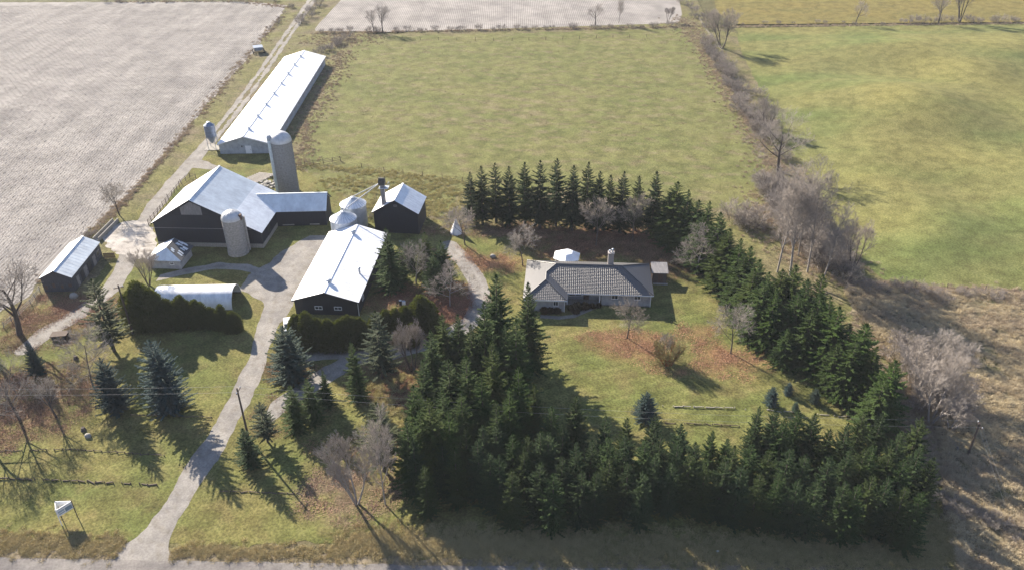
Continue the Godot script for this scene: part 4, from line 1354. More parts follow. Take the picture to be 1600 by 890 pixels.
# ------------------------------------------------------------------ trees and shrubs
func build_trees() -> void:
	var tallp := []
	for k in 4: tallp.append(spruce(100 + k, 13.0, 3.0, {"needle": Color(0.048, 0.076, 0.021), "expo": 0.7 + 0.08 * (k % 2), "droop": -0.35, "layers": 38, "per": 10, "base": 0.04, "size": 0.4}))
	var rowp := []
	for k in 3: rowp.append(spruce(200 + k, 13.0, 2.6, {"needle": Color(0.029, 0.047, 0.017), "size": 0.42, "expo": 0.68, "droop": -0.4, "layers": 32, "per": 9, "base": 0.12, "gappy": 0.12}))
	var beltp := []
	for k in 4: beltp.append(spruce(300 + k, 10.0, 2.7, {"needle": Color(0.045, 0.07, 0.027), "expo": 0.7, "droop": -0.1, "layers": 32, "per": 9, "base": 0.03, "size": 0.38}))
	var bluep := []
	for k in 2: bluep.append(spruce(400 + k, 10.0, 3.4, {"needle": Color(0.06, 0.092, 0.09), "expo": 0.66, "droop": -0.1, "layers": 38, "per": 12, "base": 0.02, "size": 0.36}))
	var pinep := []
	for k in 2: pinep.append(spruce(500 + k, 12.5, 3.0, {"needle": Color(0.07, 0.088, 0.052), "expo": 0.6, "droop": -0.15, "layers": 26, "per": 9, "base": 0.18, "size": 0.44, "gappy": 0.2}))
	var cedp := []
	for k in 3: cedp.append(cedar(600 + k, 5.5, 1.7, Color(0.11, 0.115, 0.042)))
	print("conifers built ", Time.get_ticks_msec())
	# straight row behind the house
	var i := 0
	for t in [[733, 268], [750.6, 259], [772, 254], [793.4, 259], [818, 252.5], [841.8, 250], [867.6, 247], [893.5, 258], [916, 252.5], [934, 267], [951, 273], [971, 267], [995, 274], [1020.6, 267]]:
		var f: float = (t[0] - 733.0) / 288.0
		var bx := lerpf(737.0, 1018.0, f)
		var at := G(bx, lerpf(350.0, 368.0, f) - (0 if i % 2 else 5))
		var hh := tree_height(at, t[1])
		plant(rowp[i % 3], "spruce_tree", "tall dark narrow spruce in the straight row behind the bungalow", "tree", at, Vector3(hh / 13.0 * 1.2, hh / 13.0, hh / 13.0 * 1.2), M.bark, M.needle, "spruces in the row behind the bungalow")
		i += 1
	# slanting row between lawn and meadow: top pixel and height
	for t in [[1060, 283, 13.5], [1077, 296, 13], [1048, 300, 11], [1100, 335, 11], [1135, 362, 11], [1165, 395, 11], [1195, 440, 11], [1215, 450, 11.5], [1250, 455, 11.5], [1272, 480, 11], [1340, 530, 11], [1180, 420, 11], [1093, 312, 12], [1110, 314, 13], [1127, 331, 13], [1142, 357, 12], [1159, 372, 12], [1175, 384, 12], [1188, 405, 12], [1203, 424, 12], [1224, 420, 12.5], [1245, 413, 13.5], [1264, 435, 13], [1287, 428, 14], [1284, 458, 12], [1300, 462, 13], [1314, 478, 13], [1232, 512, 7], [1310, 535, 9], [1330, 505, 11], [1356, 504, 13], [1372, 540, 11], [1402, 562, 12], [1385, 590, 10]]:
		var hh: float = t[2]
		plant(tallp[i % 4], "spruce_tree", "green spruce in the slanting row between the mown lawn and the wet meadow", "tree", G(t[0], t[1], hh), Vector3(hh / 13.0, hh / 13.0, hh / 13.0) * Vector3(1.28 + 0.2 * (i % 3), 1.0, 1.28 + 0.2 * (i % 3)), M.bark, M.needle, "spruces in the slanting row")
		i += 1
	# clump between the looping drive and the lawn
	for t in [[775, 428, 18.0, 1.15], [825, 440, 16, 1.05], [806, 498, 15.5, 1.0], [768, 532, 15, 0.95], [715, 490, 11, 1.1], [690, 488, 11, 1.1], [735, 505, 12, 1.0], [672, 515, 12, 1.1], [756, 470, 16, 0.9], [790, 505, 14, 1.0], [728, 555, 14, 1.0], [752, 585, 13, 1.0], [810, 572, 13, 1.0], [796, 605, 12, 1.0], [700, 560, 13, 1.1], [660, 560, 12, 1.0], [645, 600, 12, 1.0], [690, 600, 13, 1.0], [669, 621, 14, 1.1], [634, 652, 12, 1.0], [720, 610, 12, 1.0], [775, 625, 12, 1.0], [655, 640, 12, 1.0], [700, 640, 12, 1.0], [835, 600, 9, 1.0]]:
		var hh: float = t[2]
		plant(tallp[i % 4], "spruce_tree", {775: "tallest spruce of the dense clump beside the looping gravel drive", 825: "tall spruce of the clump overlapping the garage end of the bungalow roof", 835: "short spruce at the lawn foot of the dense clump"}.get(t[0], "tall dark green spruce in the dense clump beside the looping gravel drive"), "tree", G(t[0], t[1], hh), Vector3(hh / 13.0 * t[3], hh / 13.0, hh / 13.0 * t[3]), M.bark, M.needle, "spruces in the clump by the drive")
		i += 1
	# belt along the road, three ranks
	var belt := []
	for t in [[862, 630], [901, 623], [947, 649], [981, 647], [1025, 651], [1066, 658], [1188, 634], [1214, 636], [1249, 642], [1275, 647], [1327, 660], [1353, 640], [1382, 643], [1442, 653], [1412, 668], [1300, 665], [1228, 655]]: belt.append([t[0], t[1], 9.5])
	for t in [[727, 665], [754, 665], [775, 661], [801, 682], [825, 682], [845, 677], [857, 675], [901, 693], [925, 690], [951, 682], [977, 682], [1009, 686], [1033, 682], [1060, 692], [1088, 690], [1177, 693], [1205, 700], [1237, 698], [1262, 705], [1301, 708], [1330, 700], [1367, 697], [1353, 703], [1395, 700], [1416, 715], [1440, 700], [1462, 712], [880, 660], [1150, 690]]: belt.append([t[0], t[1], 9.5])
	for t in [[690, 690], [710, 700], [746, 690], [780, 715], [819, 703], [844, 725], [879, 712], [910, 732], [933, 730], [953, 718], [983, 716], [1025, 708], [1052, 716], [1080, 712], [1105, 720], [1135, 722], [1160, 730], [1190, 735], [1220, 738], [1250, 745], [1280, 750], [1323, 752], [1342, 757], [1390, 747], [1418, 758], [1442, 770], [1365, 745], [765, 705], [800, 735], [675, 665], [645, 690], [662, 720], [865, 740], [1005, 735]]: belt.append([t[0], t[1], 9.3])
	for t in [[1114, 675], [1138, 684]]: belt.append([t[0], t[1], 7.5])
	var ranks := ["bushy dark spruce in the rank of the roadside belt that borders the lawn", "bushy dark spruce in the middle rank of the roadside belt", "bushy dark spruce in the road side rank of the roadside belt", "smaller spruce in the dip of the roadside belt's lawn edge"]
	for t in belt:
		var rank: int = belt_rank(belt.find(t))
		var hh: float = t[2] * rng.randf_range(0.94, 1.06)
		var w := rng.randf_range(0.78, 1.0)
		plant(beltp[i % 4], "spruce_tree", ranks[rank], "tree", G(t[0], t[1], t[2]), Vector3(hh / 10.0 * w, hh / 10.0, hh / 10.0 * w), M.bark, M.needle, ["spruces in the lawn rank", "spruces in the middle rank", "spruces in the road rank", "smaller spruces in the belt"][rank])
		i += 1
	# single conifers: base pixel, top y, width factor, kind, label
	for t in [
			[265, 640, 530, 0.98, bluep[0], "dense blue green spruce standing alone on the front lawn, the larger of two"],
			[182, 640, 558, 0.98, bluep[1], "dense blue green spruce on the front lawn beside a leafless tree"],
			[60, 585, 535, 0.8, bluep[1], "small blue green spruce among the leafless trees at the lawn edge"],
			[457, 594, 508, 1.22, bluep[0], "broad blue spruce at the bend between the driveway and the cedar hedge"],
			[178, 548, 435, 1.15, pinep[0], "tall loose dark spruce with drooping limbs beside the wooden utility pole"],
			[598, 592, 484, 1.15, pinep[1], "tall thin grey green spruce with a bare trunk beside the looping drive"],
			[560, 625, 533, 0.9, tallp[0], "slim green spruce next to the bare trunked grey green spruce"],
			[512, 634, 577, 0.95, tallp[1], "small open spruce where the house drive bends"],
			[465, 672, 602, 1.25, tallp[2], "dark bushy spruce at the corner of the house drive"],
			[418, 690, 627, 1.25, pinep[0], "shaggy olive spruce beside the driveway near the lone utility pole"],
			[490, 660, 590, 1.2, tallp[3], "dark spruce pressed against the corner of the house drive"],
			[392, 727, 668, 1.2, beltp[1], "low dark spruce at the foot of the driveway utility pole"],
			[600, 735, 628, 1.25, pinep[1], "pale green feathery spruce at the end of the roadside belt"],
			[612, 452, 355, 1.2, tallp[1], "large dark spruce hugging the side of the machine shed"],
			[668, 432, 362, 1.3, tallp[0], "dark spruce just in front of the elevator barn"],
			[692, 440, 376, 1.45, beltp[3], "rounded dark spruce behind the grey leafless tree by the drive"],
			[628, 440, 385, 1.25, tallp[2], "full dark spruce beside the machine shed wall under the largest one"],
			[678, 455, 398, 1.3, beltp[0], "full dark spruce between the two round grey leafless trees"],
			[640, 418, 372, 1.3, beltp[2], "dark spruce between the machine shed and the elevator barn"],
			[1008, 655, 612, 1.3, bluep[1], "young pale green pine at the edge of the house lawn"]]:
		var at := G(t[0], t[1])
		var hh := tree_height(at, t[2])
		var own: float = 13.0
		if t[4] in bluep or t[4] in beltp: own = 10.0
		elif t[4] in pinep: own = 12.5
		plant(t[4], "spruce_tree", t[5], "tree", at, Vector3(hh / own * t[3], hh / own, hh / own * t[3]), M.bark, M.needle)
	for t in [[1204.5, 632, 604], [1231, 616, 597], [1272, 628, 607], [1242, 643, 627]]:
		var at := G(t[0], t[1])
		var hh := tree_height(at, t[2])
		plant(bluep[i % 2], "young_spruce", "knee high to head high young blue spruce planted on the lawn", "tree", at, Vector3(hh / 10.0 * 1.2, hh / 10.0, hh / 10.0 * 1.2), M.bark, M.needle, "young blue spruces on the lawn")
		i += 1
	# cedar hedges
	for t in [[228, 510, 445, 1.3], [246, 512, 450, 1.2], [268, 511, 462, 1.15], [290, 510, 466, 1.1], [312, 510, 468, 1.1], [333, 511, 474, 1.0], [350, 512, 480, 0.9], [212, 508, 455, 1.0]]:
		cedar_at(cedp[i % 3], [t[0], t[1], t[2] + (i % 3) * 5 - 4, t[3] * 0.95], "dark rounded cedar in the hedge before the white fabric shelter", "cedars before the fabric shelter"); i += 1
	cedar_at(cedp[0], [366, 518, 486, 1.0], "small lone cedar at the open end of the white fabric shelter", "")
	for t in [[468, 540, 492, 1.0], [484, 543, 487, 1.0], [500, 545, 497, 1.0], [516, 546, 498, 1.0], [534, 547, 500, 1.0], [548, 544, 493, 1.0], [564, 541, 496, 0.9]]:
		cedar_at(cedp[i % 3], t, "olive cedar in the hedge before the machine shed gable", "cedars before the machine shed"); i += 1
	for t in [[605, 530, 484, 0.9], [622, 528, 482, 0.9], [636, 522, 478, 0.9], [660, 518, 462, 1.3], [680, 528, 485, 0.9], [590, 535, 490, 0.9], [645, 540, 505, 0.9]]:
		cedar_at(cedp[i % 3], t, "dark cedar bush between the red leaf litter and the looping drive", "cedars by the looping drive"); i += 1

	# bare trees: prototypes
	var mauve := Color(1.12, 1.02, 1.0)
	var maple := []
	for k in 3: maple.append(bare(700 + k, 9.0, {"n": [8, 7, 6, 7], "from": [0.3, 0.25, 0.2, 0.15], "ang": [50, 44, 40, 40], "ratio": [0.6, 0.58, 0.55, 0.55], "trunk": 0.66, "girth": 0.014, "lift": 0.07, "bend": 0.12, "thin": 0.011, "tint": mauve}))
	var redm := []
	for k in 2: redm.append(bare(710 + k, 9.0, {"n": [8, 7, 6, 7], "from": [0.3, 0.25, 0.2, 0.15], "ang": [50, 44, 40, 40], "ratio": [0.6, 0.58, 0.55, 0.55], "trunk": 0.66, "girth": 0.014, "lift": 0.07, "bend": 0.12, "thin": 0.011, "tint": Color(1.4, 0.98, 0.9)}))
	var oldt := []
	for k in 3: oldt.append(bare(720 + k, 18.0, {"n": [8, 6, 6, 7], "from": [0.35, 0.3, 0.2, 0.2], "ang": [48, 44, 40, 40], "ratio": [0.8, 0.6, 0.52, 0.5], "trunk": 0.52, "girth": 0.022, "lift": 0.09, "bend": 0.2, "thin": 0.015}))
	var vase := []
	for k in 2: vase.append(bare(740 + k, 14.0, {"n": [6, 6, 6, 7], "from": [0.45, 0.25, 0.2, 0.2], "ang": [24, 26, 30, 34], "ratio": [0.6, 0.55, 0.55, 0.5], "trunk": 0.62, "girth": 0.014, "stems": 4, "lean": 0.36, "foot": 0.3, "lift": 0.12, "bend": 0.13, "thin": 0.014}))
	var poplar := []
	for k in 2: poplar.append(bare(760 + k, 20.0, {"n": [18, 7, 6, 5], "from": [0.25, 0.2, 0.2, 0.2], "ang": [34, 34, 36, 36], "ratio": [0.36, 0.55, 0.52, 0.55], "trunk": 0.92, "girth": 0.01, "lift": 0.1, "bend": 0.07, "thin": 0.016, "tint": Color(1.95, 1.85, 1.75)}))
	var bush := []
	for k in 3: bush.append(bare(780 + k, 3.0, {"n": [6, 5, 5], "from": [0.15, 0.2, 0.2], "ang": [30, 34, 38], "ratio": [0.6, 0.55, 0.5], "trunk": 0.75, "girth": 0.008, "stems": 9, "lean": 0.6, "foot": 0.4, "lift": 0.05, "bend": 0.18, "thin": 0.009, "tint": Color(1.2, 1.0, 1.0)}))
	var greyb := []
	for k in 3: greyb.append(bare(790 + k, 3.0, {"n": [6, 5, 5], "from": [0.15, 0.2, 0.2], "ang": [32, 36, 40], "ratio": [0.6, 0.55, 0.5], "trunk": 0.75, "girth": 0.008, "stems": 9, "lean": 0.6, "foot": 0.4, "lift": 0.05, "bend": 0.18, "thin": 0.009, "tint": Color(1.75, 1.7, 1.68)}))
	print("bare trees built ", Time.get_ticks_msec())
	var P: Material = M.bark_pale
	for t in [
			[30, 522, 352, 1.15, oldt[1], 18.0, M.bark, "huge old leafless tree with thick trunk beside the small weathered barn"],
			[-12, 540, 380, 0.9, oldt[1], 18.0, M.bark, "old leafless tree cut by the picture edge beside the huge old tree"],
			[30, 655, 545, 0.78, oldt[2], 18.0, M.bark, "leafless tree over brown leaves at the end of the front lawn"],
			[88, 652, 560, 0.78, oldt[1], 18.0, M.bark, "crooked leafless tree behind the rows of low log edging"],
			[146, 606, 515, 1.0, maple[0], 9.0, M.bark, "mauve twigged leafless tree between two blue green spruces"],
			[-20, 690, 560, 0.75, oldt[0], 18.0, M.bark, "leaning leafless tree over brown leaves by the log edging"],
			[186, 336, 283, 1.3, redm[0], 9.0, M.bark, "pinkish leafless tree at the edge of the corn stubble near the lane"],
			[232, 446, 385, 1.0, vase[0], 14.0, M.bark, "leafless many stemmed tree beside the pale milk house"],
			[650, 443, 376, 1.0, maple[2], 9.0, M.bark_pale, "round grey leafless tree between dark spruces over red leaves"],
			[703, 478, 408, 1.05, maple[0], 9.0, M.bark_pale, "round grey leafless tree at the edge of the looping drive"],
			[727, 383, 308, 1.0, maple[1], 9.0, M.bark, "leafless tree standing by the white cone"],
			[817, 415, 353, 1.1, maple[2], 9.0, M.bark, "leafless tree at the back corner of the bungalow roof"],
			[931, 384, 303, 0.95, redm[0], 9.0, M.bark, "reddish leafless tree under the spruce row behind the chimney"],
			[989, 378, 298, 0.85, redm[1], 9.0, M.bark, "reddish leafless tree under the spruce row beside the garden shed"],
			[980, 528, 464, 1.1, redm[1], 9.0, M.bark, "round leafless maple over rust leaves in front of the bungalow"],
			[1142, 552, 474, 1.0, maple[2], 9.0, M.bark, "thin leafless maple alone on the lawn near the slanting spruce row"],
			[1088, 430, 350, 1.05, maple[0], 9.0, M.bark_pale, "whitish leafless tree against the slanting spruce row"],
			[1332, 422, 336, 0.85, vase[1], 14.0, M.bark, "dark leafless tree at the corner of the rolling green field"],
			[1216, 268, 163, 1.1, oldt[2], 18.0, M.bark, "big leafless tree in the hedge between pasture and green field"],
			[1128, 75, 6, 1.15, vase[0], 14.0, M.bark, "vase shaped leafless tree at the far end of the hedge"],
			[1198, 205, 150, 0.9, vase[1], 14.0, M.bark, "small leafless tree in the brushy hedge above the big hedge tree"],
			[584, 50, 12, 0.7, oldt[0], 18.0, M.bark, "leafless tree on the far boundary of the pasture, the shorter of a pair"],
			[598, 50, 2, 0.8, oldt[1], 18.0, M.bark, "leafless tree on the far boundary of the pasture, the taller of a pair"],
			[930, 39, 10, 1.2, oldt[2], 18.0, M.bark, "small rounded leafless tree on the far boundary of the pasture"],
			[967, 36, 6, 0.8, poplar[0], 20.0, M.bark, "slim leafless tree on the far boundary of the pasture"],
			[1044, 34, 14, 0.9, vase[0], 14.0, M.bark, "short leafless tree at the corner of the far stubble"],
			[1337, 38, -3, 0.7, oldt[0], 18.0, M.bark, "slender leafless tree on the hedge below the golden field"],
			[1467, 36, -12, 0.9, oldt[1], 18.0, M.bark, "leafless tree on the far hedge, shorter of a pair below the golden field"],
			[1500, 34, -20, 0.9, vase[1], 14.0, M.bark, "leafless tree on the far hedge, taller of a pair below the golden field"],
			[557, 786, 688, 0.95, vase[0], 14.0, M.bark_pale, "spreading leafless tree with pinkish twigs on the roadside lawn"],
			[602, 788, 675, 0.8, poplar[1], 20.0, P, "pale leafless tree pressed against the end of the spruce belt"],
			[645, 580, 495, 0.85, vase[1], 14.0, M.bark, "thin grey leafless tree by the looping drive and yellow weeds"],
			[1235, 430, 275, 1.12, poplar[0], 20.0, P, "tall whitish leafless poplar behind the slanting spruce row"],
			[1262, 425, 290, 1.12, poplar[1], 20.0, P, "tall whitish leafless poplar on the hedge side of its group"],
			[1215, 425, 300, 1.12, poplar[1], 20.0, P, "whitish leafless poplar on the pasture side of its group"],
			[1248, 400, 285, 1.12, poplar[0], 20.0, P, "whitish leafless poplar at the back of its group"],
			[1285, 440, 330, 1.12, poplar[0], 20.0, P, "lower whitish leafless poplar beside the dark leafless field corner tree"],
			[1440, 620, 530, 1.5, vase[0], 14.0, P, "broad grey leafless thicket tree where spruce row meets wet meadow"],
			[1455, 660, 565, 1.3, vase[1], 14.0, P, "grey leafless thicket tree leaning over the wet meadow"],
			[1485, 672, 630, 1.3, vase[0], 14.0, P, "low grey leafless thicket tree near the meadow utility pole"]]:
		var at := G(t[0], t[1])
		var hh: float = tree_height(at, t[2]) if t[1] > 60 else (t[1] - t[2]) * 0.31
		var sc: float = hh / t[5]
		plant(t[4], "bare_tree", t[7], "tree", at, Vector3(sc * t[3], sc, sc * t[3]), t[6], M.twig)
	# red osier by the lawn
	var osier := bare(799, 3.6, {"n": [6, 4, 4], "from": [0.2, 0.2, 0.2], "ang": [22, 26, 30], "ratio": [0.6, 0.5, 0.5], "trunk": 0.7, "girth": 0.01, "stems": 28, "lean": 0.5, "foot": 0.5, "lift": 0.08, "bend": 0.12, "thin": 0.012, "tint": Color(3.2, 1.05, 0.5)})
	var om := mat(Color(0.36, 0.12, 0.055), 0.9)
	plant(osier, "red_shrub", "orange red stemmed leafless shrub on the lawn between two maples", "shrub", G(1043, 568), Vector3(1.25, 1.3, 1.25), om, M.twig)
	plant(maple[1], "bare_tree", "faint thin leafless sapling rising from the orange red shrub", "tree", G(1044, 563), Vector3(0.45, 0.72, 0.45), M.bark, M.twig)
	# brush in the hedges
	for s in [[1068, 5, 1110, 45, 7, 2.6, "grey brush in the hedge beside the far stubble", "hedge brush by the far stubble"], [1100, 62, 1200, 225, 34, 2.8, "mauve brush in the long hedge between pasture and green field", "brush in the long field hedge"], [1180, 150, 1225, 260, 9, 3.4, "mauve brush in the long hedge between pasture and green field", "brush in the long field hedge"],
			[1150, 345, 1190, 360, 5, 4.0, "dense brown thicket bush between spruce row and poplars", "thicket bushes by the poplars"], [1195, 290, 1300, 425, 26, 4.6, "pale leafless bush under the whitish poplars", "bushes under the poplars"], [1300, 380, 1330, 440, 7, 3.0, "pale leafless bush under the whitish poplars", "bushes under the poplars"],
			[1320, 452, 1600, 466, 20, 1.7, "dark brush along the fence between meadow and green field", "brush along the meadow fence"], [490, 50, 1060, 42, 34, 1.8, "dark brush on the far boundary of the pasture", "brush on the far pasture boundary"], [1130, 38, 1380, 37, 10, 1.2, "low brush on the far hedge below the golden field", "brush below the golden field"], [1400, 36, 1600, 33, 14, 2.6, "low brush on the far hedge below the golden field", "brush below the golden field"],
			[500, 85, 545, 62, 9, 2.6, "mauve brush at the far end of the long poultry barn", "brush behind the poultry barn"], [470, 40, 500, 5, 7, 2.6, "mauve brush beside the far end of the lane", "brush beside the lane end"], [420, 50, 455, 8, 7, 1.6, "mauve brush between the stubble and the lane", "brush between stubble and lane"], [150, 3, 440, 1, 16, 2.0, "dark brush along the far end of the corn stubble", "brush at the stubble's far end"],
			[1418, 545, 1470, 655, 18, 3.8, "grey leafless bush at the edge of the wet meadow", "bushes at the meadow edge"], [130, 385, 165, 350, 4, 1.2, "low weedy bush by the concrete feed bunk", "weeds by the feed bunk"], [1450, 770, 1600, 850, 8, 1.6, "mauve bush at the roadside end of the wet meadow", "bushes at the roadside meadow end"], [580, 350, 575, 335, 2, 1.4, "brown weedy bush beside the elevator barn", "weeds by the elevator barn"]]:
		var a := G(s[0], s[1])
		var b := G(s[2], s[3])
		for k in s[4]:
			var p: Vector3 = a.lerp(b, (k + rng.randf()) / s[4]) + Vector3(rng.randfn(0, 0.8), 0, rng.randfn(0, 0.8))
			var sc: float = s[5] / 3.0 * rng.randf_range(0.7, 1.3)
			plant((greyb if s[6].begins_with("grey") or s[6].begins_with("pale") else bush)[k % 3], "bush", s[6], "bush", p, Vector3(sc * 1.2, sc, sc * 1.2), M.bark, M.twig, s[7])

func belt_rank(k: int) -> int:
	return 0 if k < 17 else (1 if k < 46 else (2 if k < 80 else 3))

func cedar_at(proto: Array, t: Array, label: String, group: String) -> void:
	var at := G(t[0], t[1])
	var hh := tree_height(at, t[2])
	var sc := hh / 5.5
	plant(proto, "cedar", label, "tree", at, Vector3(t[3] * lerpf(1.0, sc, 0.5), sc, t[3] * lerpf(1.0, sc, 0.5)), M.bark, M.cedar, group)

# height of an upright thing from its foot and the picture row of its top
func tree_height(at: Vector3, row: float) -> float:
	var best := 0.0
	var gap := 1e9
	var p := deg_to_rad(PITCH)
	var r := deg_to_rad(ROLL)
	for k in 600:
		var h := k * 0.05
		var y := h - CAM_H
		var zz := -at.z
		var d := zz * cos(p) - y * sin(p)
		var a := at.x / d * FOCAL
		var b := -(y * cos(p) + zz * sin(p)) / d * FOCAL
		var e := absf(445.0 + sin(r) * a + cos(r) * b - row)
		if e < gap:
			gap = e; best = h
	return best

# ------------------------------------------------------------------ fences, poles and small things
func fence(called: String, label: String, px: Array, step: float, h: float, rails: int, m: Material, group := "", lean := 0.05, rail_r := 0.05) -> void:
	var pts := []
	for i in range(0, px.size(), 2): pts.append(G(px[i], px[i + 1]))
	var o := thing(called, label, "fence", pts[0], 0.0, group)
	var prev = null
	for i in pts.size() - 1:
		var d: Vector3 = pts[i + 1] - pts[i]
		var cnt := maxi(1, int(d.length() / step))
		for k in cnt + (1 if i == pts.size() - 2 else 0):
			var p: Vector3 = pts[i] + d * (float(k) / cnt) - pts[0]
			var hh := h * rng.randf_range(0.9, 1.12)
			var mb := MB.new()
			mb.tube([p - Vector3.UP * 0.1, p + Vector3(rng.randfn(0, lean) * hh, hh, rng.randfn(0, lean) * hh)], [0.075, 0.06], 6)
			part("post", mb, m, o)
			if prev != null and not (called == "log_edging" and rng.randf() < 0.08):
				for q in rails:
					var y := h * (q + 0.75) / (rails + 0.2) * (rng.randf_range(0.25, 1.0) if called == "log_edging" else 1.0)
					var rl := MB.new()
					var e0: Vector3 = prev
					var e1 := p
					if called == "log_edging":
						var jog := Vector3(0, 0, rng.randfn(0, 0.12))
						e0 = prev.lerp(p, rng.randf_range(-0.1, 0.25)) + jog
						e1 = prev.lerp(p, rng.randf_range(0.7, 1.1)) - jog
					rl.tube([e0 + Vector3.UP * (y + rng.randfn(0, 0.03)), e1 + Vector3.UP * (y + rng.randfn(0, 0.03))], [rail_r * rng.randf_range(0.7, 1.3), rail_r * 0.8], 5)
					part("rail", rl, m, o)
			prev = p

func wire(a: Vector3, b: Vector3, sag: float, label: String, group := "") -> void:
	var mb := MB.new()
	var p := []
	var r := []
	for i in 17:
		var t := i / 16.0
		p.append((b - a) * t - Vector3.UP * sag * 4.0 * t * (1.0 - t)); r.append(0.011)
	mb.tube(p, r, 4)
	solo("overhead_wire", mb, M.wire, label, "wire", a, 0.0, group)

func pole(base: Vector3, h: float, label: String, turn: float) -> Node3D:
	var o := thing("utility_pole", label, "utility pole", base, turn)
	var s := MB.new()
	s.tube([Vector3(0, -0.3, 0), Vector3(0, h, 0)], [0.17, 0.11], 9)
	part("shaft", s, M.wood, o)
	var x := MB.new()
	x.box(Vector3(0, h - 0.45, 0.14), Vector3(1.5, 0.11, 0.1))
	part("crossarm", x, M.wood, o)
	for k in [-0.65, 0.65]:
		var i := MB.new()
		i.xf = Transform3D(Basis(), Vector3(k, h - 0.4, 0.14))
		i.lathe([Vector2(0.05, 0.0), Vector2(0.07, 0.1), Vector2(0.04, 0.2), Vector2(0.0, 0.24)], 8)
		part("insulator", i, M.trim, o)
	return o

func build_small() -> void:
	# low log rows on the lawns
	var lab := "low row of weathered log rail and stub posts on the front lawn nearest the road"
	fence("log_edging", lab, [-30, 747, 95, 751, 245, 758], 1.15, 0.34, 1, M.wood, "", 0.1, 0.1)
	fence("log_edging", "low row of stub posts and thin rail below the blue green spruces", [-30, 706, 110, 702, 256, 712], 1.1, 0.3, 1, M.wood, "", 0.1, 0.06)
	fence("log_edging", "short low log row beside the driveway on the roadside lawn", [345, 768, 420, 770, 492, 773], 1.2, 0.26, 1, M.wood, "", 0.1, 0.07)
	fence("log_edging", "short low log row on the lawn under the dense spruce shadows", [190, 648, 330, 652], 1.3, 0.22, 1, M.wood, "", 0.1, 0.06)
	fence("log_edging", "pale low log row on the house lawn near the young pine", [1036, 635, 1100, 637, 1148, 638], 1.2, 0.32, 1, M.pale_wood, "", 0.1, 0.1)
	fence("log_edging", "darker low log row just below the pale one on the house lawn", [1040, 661, 1100, 663, 1155, 666], 1.2, 0.26, 1, M.wood, "", 0.1, 0.08)
	fence("log_edging", "short pale log row beside the young blue spruces", [1165, 640, 1200, 641, 1330, 652], 2.2, 0.2, 1, M.pale_wood, "", 0.1, 0.07)
	# farm fences
	fence("rail_fence", "leaning post and rail fence along the lane side of the large barn", [232, 352, 250, 330, 268, 307, 284, 288, 296, 278, 306, 280], 1.5, 1.35, 3, M.wood, "", 0.1)
	fence("rail_fence", "brushy post and rail fence running from the tall silo", [463, 262, 490, 258, 505, 256, 532, 251], 1.6, 1.3, 3, M.wood, "", 0.08)
	fence("wire_fence", "thin post and wire fence crossing the pasture above the elevator barn", [532, 252, 565, 262, 600, 268, 660, 275, 722, 284], 4.0, 1.25, 2, M.wood, "", 0.05, 0.012)
	fence("wire_fence", "thin post and wire fence along the far end of the pasture", [600, 62, 800, 64, 1010, 58], 6.0, 1.2, 2, M.wood, "", 0.05, 0.012)
	fence("wire_fence", "thin post and wire fence along the foot of the green field", [1380, 448, 1480, 452, 1600, 456, 1680, 459], 5.5, 1.3, 2, M.wood, "", 0.05, 0.012)
	fence("rail_fence", "grey split rail fence between the huge old tree and the stubble", [62, 456, 48, 475, 30, 492, 5, 512], 1.8, 1.1, 3, M.grey_board, "", 0.1)
	fence("rail_fence", "old rail fence inside the long hedge of the pasture", [1092, 30, 1106, 52, 1128, 80], 4.0, 1.2, 2, M.pale_wood, "", 0.1)
	fence("pipe_gate", "fallen pale rails at the foot of the spruce row beside the meadow", [1468, 650, 1485, 690, 1497, 705], 3.0, 0.6, 2, M.grey_board, "", 0.3)
	# slatted gate by the small barn
	var gt := thing("board_gate", "brown gate of upright boards beside the small weathered barn", "gate", G(162, 404), deg_to_rad(4))
	for k in 11:
		var b := MB.new()
		b.box(Vector3(k * 0.2 + 0.1, 0.62, 0.02 * (k % 2)), Vector3(0.15, 1.15 + 0.05 * (k % 3), 0.04))
		part("board", b, M.brown_wood, gt)
	for y in [0.3, 0.95]:
		var b := MB.new()
		b.box(Vector3(1.1, y, -0.06), Vector3(2.3, 0.1, 0.05))
		part("rail", b, M.wood, gt)
	# concrete feed bunk at the stubble edge
	var fa := G(150, 377)
	var fz := G(181, 346)
	var bunk := thing("feed_bunk", "long low pale concrete feed bunk beside the concrete yard", "feed trough", (fa + fz) * 0.5, atan2(-(fz.z - fa.z), fz.x - fa.x))
	var bl := (fz - fa).length()
	for s in [-1, 1]:
		var w := MB.new()
		w.box(Vector3(0, 0.4, s * 0.55), Vector3(bl, 0.8, 0.16))
		part("side_wall", w, M.stone, bunk)
	var bf := MB.new()
	bf.box(Vector3(0, 0.1, 0), Vector3(bl - 0.1, 0.2, 0.9))
	part("floor", bf, M.stone, bunk)
	# slatted pad behind the barn
	var sp := thing("slatted_pad", "pale slatted pad of long planks behind the large barn", "planks", G(392, 285), deg_to_rad(-14))
	for k in 11:
		var b := MB.new()
		b.box(Vector3(0.25 * k - 1.0, 0.16, 1.2 - k * 0.62), Vector3(4.6, 0.2, 0.36))
		part("plank", b, M.pale_wood, sp)
	var bank := MB.new()
	var r := RandomNumberGenerator.new()
	r.seed = 9
	for k in 60: bank.box(Vector3(r.randfn(0, 1.0), 0.2 + 0.25 * r.randf(), r.randfn(0, 1.4)), Vector3(r.randf_range(0.2, 0.7), r.randf_range(0.15, 0.5), r.randf_range(0.2, 0.7)))
	solo("rubble_heap", bank, M.stone, "pale heap of broken concrete beside the tall silo chute", "rubble", G(418, 290))
	# piled old implements beside the lane
	var im := thing("implement_pile", "dark pile of old farm machinery in the weeds beside the lane", "machinery", G(404, 82), deg_to_rad(20))
